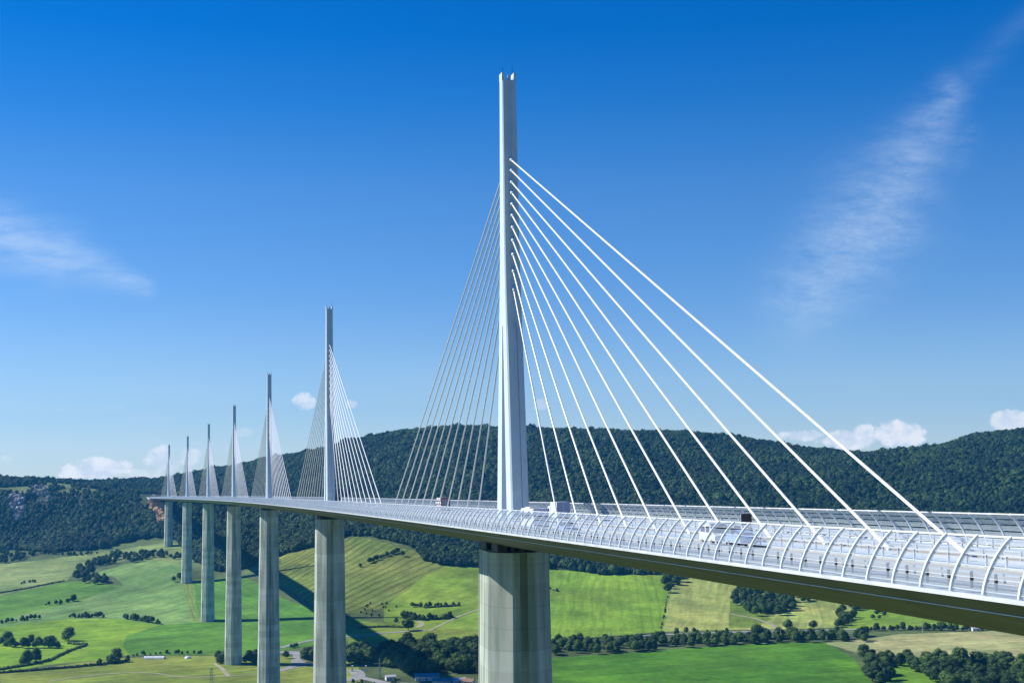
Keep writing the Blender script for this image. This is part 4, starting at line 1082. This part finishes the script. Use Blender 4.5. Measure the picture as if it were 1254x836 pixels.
# ---------------------------------------------------------------- valley buildings and masts
def house(px, py, L, Wd, H, roofm, label, rz, gable=1.8, windows=3, wallm='wall_white'):
    g = hit1(px, py); e = empty('house', (g.x, g.y, g.z - .3), rz, label, 'house')
    b = MB(); b.box((-L / 2, -Wd / 2, 0), (L / 2, Wd / 2, H), wallm)
    for sx in (-1, 1):
        b.add([(sx * L / 2, -Wd / 2, H), (sx * L / 2, Wd / 2, H), (sx * L / 2, 0, H + gable)], [(0, 1, 2)], wallm)
    b.build('wall', e)
    b = MB(); o_ = .5
    for sy in (-1, 1):
        k_ = gable / (Wd / 2)
        b.add([(-L / 2 - o_, sy * (Wd / 2 + o_), H - o_ * k_ + .05), (L / 2 + o_, sy * (Wd / 2 + o_), H - o_ * k_ + .05), (L / 2 + o_, 0, H + gable + .05), (-L / 2 - o_, 0, H + gable + .05),
               (-L / 2 - o_, sy * (Wd / 2 + o_), H - o_ * k_ + .25), (L / 2 + o_, sy * (Wd / 2 + o_), H - o_ * k_ + .25), (L / 2 + o_, 0, H + gable + .25), (-L / 2 - o_, 0, H + gable + .25)],
              [(0, 1, 2, 3), (4, 5, 6, 7), (0, 1, 5, 4), (1, 2, 6, 5), (3, 0, 4, 7)], roofm)
    b.build('roof', e)
    for i in range(windows):
        x = -L / 2 + L * (i + .6) / (windows + .4)
        w = pane(e, (x - .55, -Wd / 2 - .04, 1.1), (x + .55, -Wd / 2 + .05, 2.4), 'glass', 'window')
    pane(e, (L / 2 - 1.9, -Wd / 2 - .05, 0), (L / 2 - .9, -Wd / 2 + .05, 2.1), 'bark', 'door')
    return e
house(523, 832, 20, 11, 4, 'roof_blue', 'long low building with a bright blue roof below the valley wood', .1)
house(542, 838, 15, 10, 4, 'roof_blue', 'smaller blue roofed building right of the long one', -.2)
house(478, 832, 8, 6, 3.4, 'roof_grey', 'small white building with a pale roof beside the forecourt', .3, 1.0)
house(561, 837, 12, 9, 3.5, 'roof_grey', 'pale roofed house at the lower edge of the valley wood', .4)
house(573, 838, 10, 8, 3.5, 'roof_tile', 'tile roofed house next to the near pier at the bottom edge', -.3)
house(1194, 772, 8, 6, 3.2, 'roof_grey', 'tiny pale house beside the road at far right', .2, 1.2, 2)
def tunnel(px, py, L, R, label, rz, dome=False):
    g = hit1(px, py); e = empty('greenhouse', (g.x, g.y, g.z - .1), rz, label, 'greenhouse')
    b = MB(); n = 12
    if dome:
        rings = [[(math.cos(t) * R * math.cos(a), math.sin(t) * R * math.cos(a), R * .75 * math.sin(a)) for t in np.linspace(0, 2 * math.pi, 17)[:-1]] for a in np.linspace(0, 1.45, 7)]
    else:
        rings = [[(x, math.cos(a) * R, math.sin(a) * R * .8) for a in np.linspace(0, math.pi, n)] for x in np.linspace(-L / 2, L / 2, 8)]
    b.loft(rings, 'plastic'); b.build('cover', e)
    b = MB()
    for x in np.linspace(-L / 2, L / 2, 8) if not dome else [0]:
        A_ = [(x, math.cos(a) * (R + .05), math.sin(a) * (R + .05) * (.8 if not dome else .75)) for a in np.linspace(0, math.pi, 9)]
        for p0, p1 in zip(A_[:-1], A_[1:]): b.bar(p0, p1, .06, 'rail')
    b.build('hoop', e)
tunnel(189, 806, 19, 3.2, 'long white polytunnel at the foot of the dark green oval field', 0)
tunnel(230, 805.5, 6, 3.2, 'small white dome shaped shelter right of the long polytunnel', 0, True)
def lattice(name, x, y, z0, H, wb, label, cat, arms=True):
    e = empty(name, (x, y, z0), .3, label, cat); b = MB(); N = 8
    for i in range(N):
        z, z2 = H * i / N, H * (i + 1) / N; w, w2 = wb * (1 - .85 * i / N), wb * (1 - .85 * (i + 1) / N)
        C0 = [(-w, -w, z), (w, -w, z), (w, w, z), (-w, w, z)]; C1 = [(-w2, -w2, z2), (w2, -w2, z2), (w2, w2, z2), (-w2, w2, z2)]
        for k in range(4):
            b.bar(C0[k], C1[k], .12, 'lattice'); b.bar(C0[k], C1[(k + 1) % 4], .06, 'lattice'); b.bar(C1[k], C1[(k + 1) % 4], .06, 'lattice'); b.bar(C0[(k + 1) % 4], C1[k], .06, 'lattice')
    b.build('tower_frame', e)
    if arms:
        for z, w in ((H * .72, 3.2), (H * .84, 2.6), (H * .95, 2.0)):
            b = MB()
            for s in (-1, 1): b.bar((0, 0, z + .6), (s * w, 0, z), .1, 'lattice'); b.bar((0, 0, z), (s * w, 0, z), .1, 'lattice'); b.bar((s * w, 0, z), (s * w, 0, z - .8), .07, 'wall_white')
            b.build('cross_arm', e)
a_, b_ = rays(259, 817); D_ = 1085; zt_ = CAMZ + float(b_) * D_; gx_ = float(a_) * D_; gz_ = g1(gx_, D_)
lattice('electricity_pylon', gx_, D_, gz_, zt_ - gz_, 2.2, 'lattice electricity pylon standing before the meadow left of the middle pier', 'pylon')
g = hit1(465, 830); lattice('lattice_mast', g.x, g.y, g.z, 17, 1.1, 'slender grey lattice mast in front of the shaded wood', 'mast', False)
g = hit1(1015, 591); lattice('hill_mast', g.x, g.y, g.z, 20, 1.2, 'thin pale mast standing on the wooded ridge between the right stays', 'mast', False)
def pole(px, py, H, label, r=.22, m='wood_post'):
    g = hit1(px, py); e = empty('pole', g, 0, label, 'pole'); b = MB(); b.bar((0, 0, 0), (0, 0, H), r, m, 8, r * .7); b.build('shaft', e)
    b = MB(); b.box((-1.1, -.1, H - .8), (1.1, .1, H - .6), m); b.build('cross_arm', e)
pole(1130, 779, 13.5, 'pale utility pole at the upper edge of the dry field')
pole(956, 783, 13, 'pale utility pole in the long hedgerow')
pole(1195, 771, 11, 'utility pole by the tiny house at far right')
pole(747, 780, 5, 'short white post at the foot of the green field', .5, 'wall_white')
for px, lab in ((431.5, 'left one of two white gate pillars at the forecourt entrance'), (448, 'right one of two white gate pillars at the forecourt entrance')):
    g = hit1(px, 822); e = empty('gate_pillar', g, 0, lab, 'pillar'); b = MB(); b.box((-.7, -.5, 0), (.7, .5, 5), 'wall_white'); b.build('column', e); b = MB(); b.box((-.9, -.7, 5), (.9, .7, 5.4), 'wall_white'); b.build('cap', e)

# ---------------------------------------------------------------- haze
b = MB(); b.box((-6200, -3050, 96), (6200, 5300, 462), 'steel'); hz = b.build('haze'); hz['kind'] = 'stuff'
hz['label'] = 'thin blue summer haze filling the valley air'
hm = bpy.data.materials.new('haze_air'); hm.use_nodes = True; hm.node_tree.nodes.clear()
ho = hm.node_tree.nodes.new('ShaderNodeOutputMaterial'); pv = hm.node_tree.nodes.new('ShaderNodeVolumePrincipled')
pv.inputs['Color'].default_value = (.06, .45, .95, 1); pv.inputs['Density'].default_value = .56e-4; pv.inputs['Anisotropy'].default_value = .2
hm.node_tree.links.new(pv.outputs[0], ho.inputs['Volume']); hz.data.materials.clear(); hz.data.materials.append(hm)

# ---------------------------------------------------------------- light
SUN_AZ, SUN_EL = math.radians(168), math.radians(40.5)     # azimuth counter-clockwise from +X
sd_ = Vector((math.cos(SUN_AZ) * math.cos(SUN_EL), math.sin(SUN_AZ) * math.cos(SUN_EL), math.sin(SUN_EL)))
ld = bpy.data.lights.new('sun', 'SUN'); ld.energy = 4.9; ld.angle = math.radians(.53); ld.color = (1, .95, .87)
lo = bpy.data.objects.new('sun', ld); COL.objects.link(lo); lo.rotation_euler = sd_.to_track_quat('Z', 'Y').to_euler(); lo.location = (0, 0, 600)
w = bpy.data.worlds.new('World'); sc.world = w; w.use_nodes = True
nt = w.node_tree; nt.nodes.clear(); NN = nt.nodes; LL = nt.links
out = NN.new('ShaderNodeOutputWorld'); bg = NN.new('ShaderNodeBackground'); bg.inputs['Strength'].default_value = .076
sky = NN.new('ShaderNodeTexSky'); sky.sky_type = 'NISHITA'; sky.sun_disc = False; sky.sun_elevation = SUN_EL
sky.sun_rotation = math.pi / 2 - SUN_AZ; sky.altitude = 300; sky.air_density = 1.0; sky.dust_density = .35; sky.ozone_density = 4.0
tc = NN.new('ShaderNodeTexCoord'); sep = NN.new('ShaderNodeSeparateXYZ'); LL.new(tc.outputs['Generated'], sep.inputs[0])
def mth(op, a, b=None, c=None, clamp=False):
    n_ = NN.new('ShaderNodeMath'); n_.operation = op; n_.use_clamp = clamp
    for i, v in enumerate((a, b, c)):
        if v is None: continue
        if isinstance(v, (int, float)): n_.inputs[i].default_value = v
        else: LL.new(v, n_.inputs[i])
    return n_.outputs[0]
# the air stays clear a little below the horizon line (no ground is seen there)
zz = mth('MAXIMUM', mth('ADD', sep.outputs['Z'], .045), .012)
cmb = NN.new('ShaderNodeCombineXYZ'); LL.new(sep.outputs['X'], cmb.inputs[0]); LL.new(sep.outputs['Y'], cmb.inputs[1]); LL.new(zz, cmb.inputs[2])
LL.new(cmb.outputs[0], sky.inputs['Vector'])
hs = NN.new('ShaderNodeHueSaturation'); hs.inputs['Saturation'].default_value = 1.28; LL.new(sky.outputs[0], hs.inputs['Color'])
rp = NN.new('ShaderNodeValToRGB'); cr_ = rp.color_ramp
cr_.elements[0].position = 0; cr_.elements[0].color = (.95, .94, .99, 1); cr_.elements[1].position = 1; cr_.elements[1].color = (.0, .50, 1.0, 1)
for p_, c_ in ((.10, (.80, .84, 1)), (.19, (.62, .80, 1)), (.25, (.22, .70, 1)), (.30, (.03, .63, 1)), (.42, (.0, .55, .98))):
    e_ = cr_.elements.new(p_); e_.color = (*c_, 1)
LL.new(sep.outputs['Z'], rp.inputs['Fac'])
skm = NN.new('ShaderNodeMix'); skm.data_type = 'RGBA'; skm.blend_type = 'MULTIPLY'; skm.inputs[0].default_value = 1; LL.new(hs.outputs[0], skm.inputs[6]); LL.new(rp.outputs[0], skm.inputs[7])
sks = NN.new('ShaderNodeVectorMath'); sks.operation = 'SCALE'; sks.inputs['Scale'].default_value = 1.27; LL.new(skm.outputs[2], sks.inputs[0])
U = mth('DIVIDE', sep.outputs['X'], mth('MAXIMUM', sep.outputs['Y'], .05)); V = mth('DIVIDE', sep.outputs['Z'], mth('MAXIMUM', sep.outputs['Y'], .05))
front = mth('GREATER_THAN', sep.outputs['Y'], .05)
def noise(scale, det, sx, sy, rot=0, rough=.55, off=0):
    c_ = NN.new('ShaderNodeCombineXYZ'); LL.new(U, c_.inputs[0]); LL.new(V, c_.inputs[1]); c_.inputs[2].default_value = off
    m_ = NN.new('ShaderNodeMapping'); m_.inputs['Rotation'].default_value = (0, 0, rot); m_.inputs['Scale'].default_value = (sx, sy, 1); LL.new(c_.outputs[0], m_.inputs[0])
    n_ = NN.new('ShaderNodeTexNoise'); n_.inputs['Scale'].default_value = scale; n_.inputs['Detail'].default_value = det; n_.inputs['Roughness'].default_value = rough; LL.new(m_.outputs[0], n_.inputs['Vector'])
    return n_.outputs['Fac']
def sstep(v, a, b):
    n_ = NN.new('ShaderNodeMapRange'); n_.interpolation_type = 'SMOOTHSTEP'; n_.inputs['From Min'].default_value = a; n_.inputs['From Max'].default_value = b; LL.new(v, n_.inputs['Value']); return n_.outputs[0]
n_soft = noise(62, 8, 1, 1.25, 0, .6); n_fib = noise(17, 12, 1, 2.8, .35, .72, 3); n_big = noise(5, 4, 1, 2, 0, .5, 7)
n_fib2 = noise(16, 10, 1, 4.5, -.30, .68, 9)
def uv(px, py):
    a_, b_ = rays(px, py); return float(a_), float(b_)
total = None; wtot = None
def acc(m_):
    global total
    total = m_ if total is None else mth('MAXIMUM', total, m_)
def accw(m_):
    global wtot
    wtot = m_ if wtot is None else mth('MAXIMUM', wtot, m_)
def cumulus(px, py, rx, ry, base, dens=.9, soft=.35):
    u0, v0 = uv(px, py); ub, vb_ = uv(px, base)
    dx = mth('DIVIDE', mth('SUBTRACT', U, u0), rx / F); dy = mth('DIVIDE', mth('SUBTRACT', V, v0), ry / F)
    r2 = mth('ADD', mth('MULTIPLY', dx, dx), mth('MULTIPLY', dy, dy))
    f = mth('ADD', mth('SUBTRACT', 1.0, r2), mth('MULTIPLY', mth('SUBTRACT', n_soft, .5), 3.0))
    m_ = mth('MULTIPLY', sstep(f, .05, .05 + soft * 1.6), dens)
    m_ = mth('MULTIPLY', m_, sstep(V, vb_ - 4 / F, vb_ + 3 / F))
    acc(m_)
def wisp(p0, p1, w0, w1, dens, nz, lo_=.35, hi_=.75):
    (u0, v0), (u1, v1) = uv(*p0), uv(*p1)
    dx, dy = u1 - u0, v1 - v0; L2 = dx * dx + dy * dy
    a = mth('SUBTRACT', U, u0); b = mth('SUBTRACT', V, v0)
    t = mth('DIVIDE', mth('ADD', mth('MULTIPLY', a, dx), mth('MULTIPLY', b, dy)), L2, clamp=True)
    ex = mth('SUBTRACT', a, mth('MULTIPLY', t, dx)); ey = mth('SUBTRACT', b, mth('MULTIPLY', t, dy))
    d = mth('SQRT', mth('ADD', mth('MULTIPLY', ex, ex), mth('MULTIPLY', ey, ey)))
    wd = mth('MULTIPLY_ADD', t, (w1 - w0) / F, w0 / F)
    r = mth('DIVIDE', d, wd)
    g_ = mth('POWER', 2.718, mth('MULTIPLY', mth('MULTIPLY', r, r), -1.6))
    m_ = mth('MULTIPLY', mth('MULTIPLY', g_, sstep(nz, lo_, hi_)), dens)
    accw(m_)
wisp((985, 365), (1075, 262), 56, 74, .50, n_fib, .2, .8); wisp((1075, 262), (1165, 115), 74, 26, .40, n_fib, .2, .8); wisp((1165, 115), (1265, 15), 26, 18, .07, n_fib, .1, .8)
wisp((1120, 240), (1185, 165), 40, 22, .16, n_fib, .35, .8)
wisp((-20, 285), (70, 312), 46, 38, .5, n_fib2, .2, .72); wisp((70, 312), (180, 352), 36, 12, .4, n_fib2, .2, .75)
wisp((-20, 498), (150, 500), 8, 6, .3, n_fib, .2, .8); wisp((0, 545), (330, 548), 12, 12, .35, n_fib, .2, .8); wisp((160, 512), (210, 512), 6, 4, .2, n_fib, .2, .8)
cumulus(120, 576, 42, 17, 588, 1.0); cumulus(88, 578, 18, 10, 588, .9)
cumulus(200, 562, 26, 18, 600, .75); cumulus(232, 560, 20, 12, 600, .6); cumulus(175, 583, 30, 10, 600, .5)
cumulus(372, 492, 17, 12, 505, .75); cumulus(430, 494, 9, 7, 502, .5); cumulus(662, 495, 12, 9, 506, .35, .6); cumulus(300, 530, 16, 7, 540, .25, .6)
cumulus(1100, 532, 36, 20, 560, 1); cumulus(1058, 528, 16, 11, 560, .95); cumulus(1040, 538, 44, 13, 560, .95); cumulus(985, 533, 32, 8, 550, .8)
cumulus(1238, 516, 32, 16, 540, .85); cumulus(8, 562, 9, 5, 566, .35); cumulus(0, 588, 12, 5, 596, .5)
total = mth('MULTIPLY', total, front); wtot = mth('MULTIPLY', wtot, front)
# pale veil of thin high cloud low over the valley
veil = mth('MULTIPLY', mth('MULTIPLY', sstep(V, .12, -.04), mth('MULTIPLY_ADD', n_big, .5, .05)), front)
mixv = NN.new('ShaderNodeMix'); mixv.data_type = 'RGBA'; LL.new(veil, mixv.inputs[0]); LL.new(sks.outputs[0], mixv.inputs[6]); mixv.inputs[7].default_value = (5.5, 6.75, 8.1, 1)
mixw = NN.new('ShaderNodeMix'); mixw.data_type = 'RGBA'; LL.new(wtot, mixw.inputs[0]); LL.new(mixv.outputs[2], mixw.inputs[6]); mixw.inputs[7].default_value = (6.4, 7.8, 9.4, 1)
cc = NN.new('ShaderNodeMix'); cc.data_type = 'RGBA'; LL.new(sstep(n_soft, .38, .62), cc.inputs[0]); cc.inputs[6].default_value = (7.0, 7.8, 8.8, 1); cc.inputs[7].default_value = (9.4, 9.5, 9.6, 1)
mixc = NN.new('ShaderNodeMix'); mixc.data_type = 'RGBA'; LL.new(total, mixc.inputs[0]); LL.new(mixw.outputs[2], mixc.inputs[6]); LL.new(cc.outputs[2], mixc.inputs[7])
low = NN.new('ShaderNodeMix'); low.data_type = 'RGBA'; LL.new(sstep(sep.outputs['Z'], -.07, -.16), low.inputs[0]); LL.new(mixc.outputs[2], low.inputs[6]); low.inputs[7].default_value = (.5, .8, .45, 1)
LL.new(low.outputs[2], bg.inputs['Color']); LL.new(bg.outputs[0], out.inputs[0])

# ---------------------------------------------------------------- camera
cd = bpy.data.cameras.new('camera'); cam = bpy.data.objects.new('camera', cd); COL.objects.link(cam); sc.camera = cam
c, s = math.cos(PITCH), math.sin(PITCH)
R0 = Vector((1, 0, 0)); U0 = Vector((0, -s, c)); Fw = Vector((0, c, s))
cr_, sr_ = math.cos(ROLL), math.sin(ROLL)
R1 = R0 * cr_ + U0 * sr_; U1 = U0 * cr_ - R0 * sr_
cam.matrix_world = Matrix(((R1.x, U1.x, -Fw.x, 0), (R1.y, U1.y, -Fw.y, 0), (R1.z, U1.z, -Fw.z, CAMZ), (0, 0, 0, 1)))
cd.sensor_width = 36; cd.lens = 36 * F / W0; cd.clip_end = 20000; cd.clip_start = .5
sc.view_settings.view_transform = 'Standard'; sc.view_settings.look = 'None'; sc.view_settings.exposure = .5; sc.view_settings.gamma = 1
sc.cycles.transparent_max_bounces = 24; sc.cycles.max_bounces = 6; sc.cycles.volume_bounces = 0; sc.cycles.volume_max_steps = 64
sc.cycles.use_denoising = True
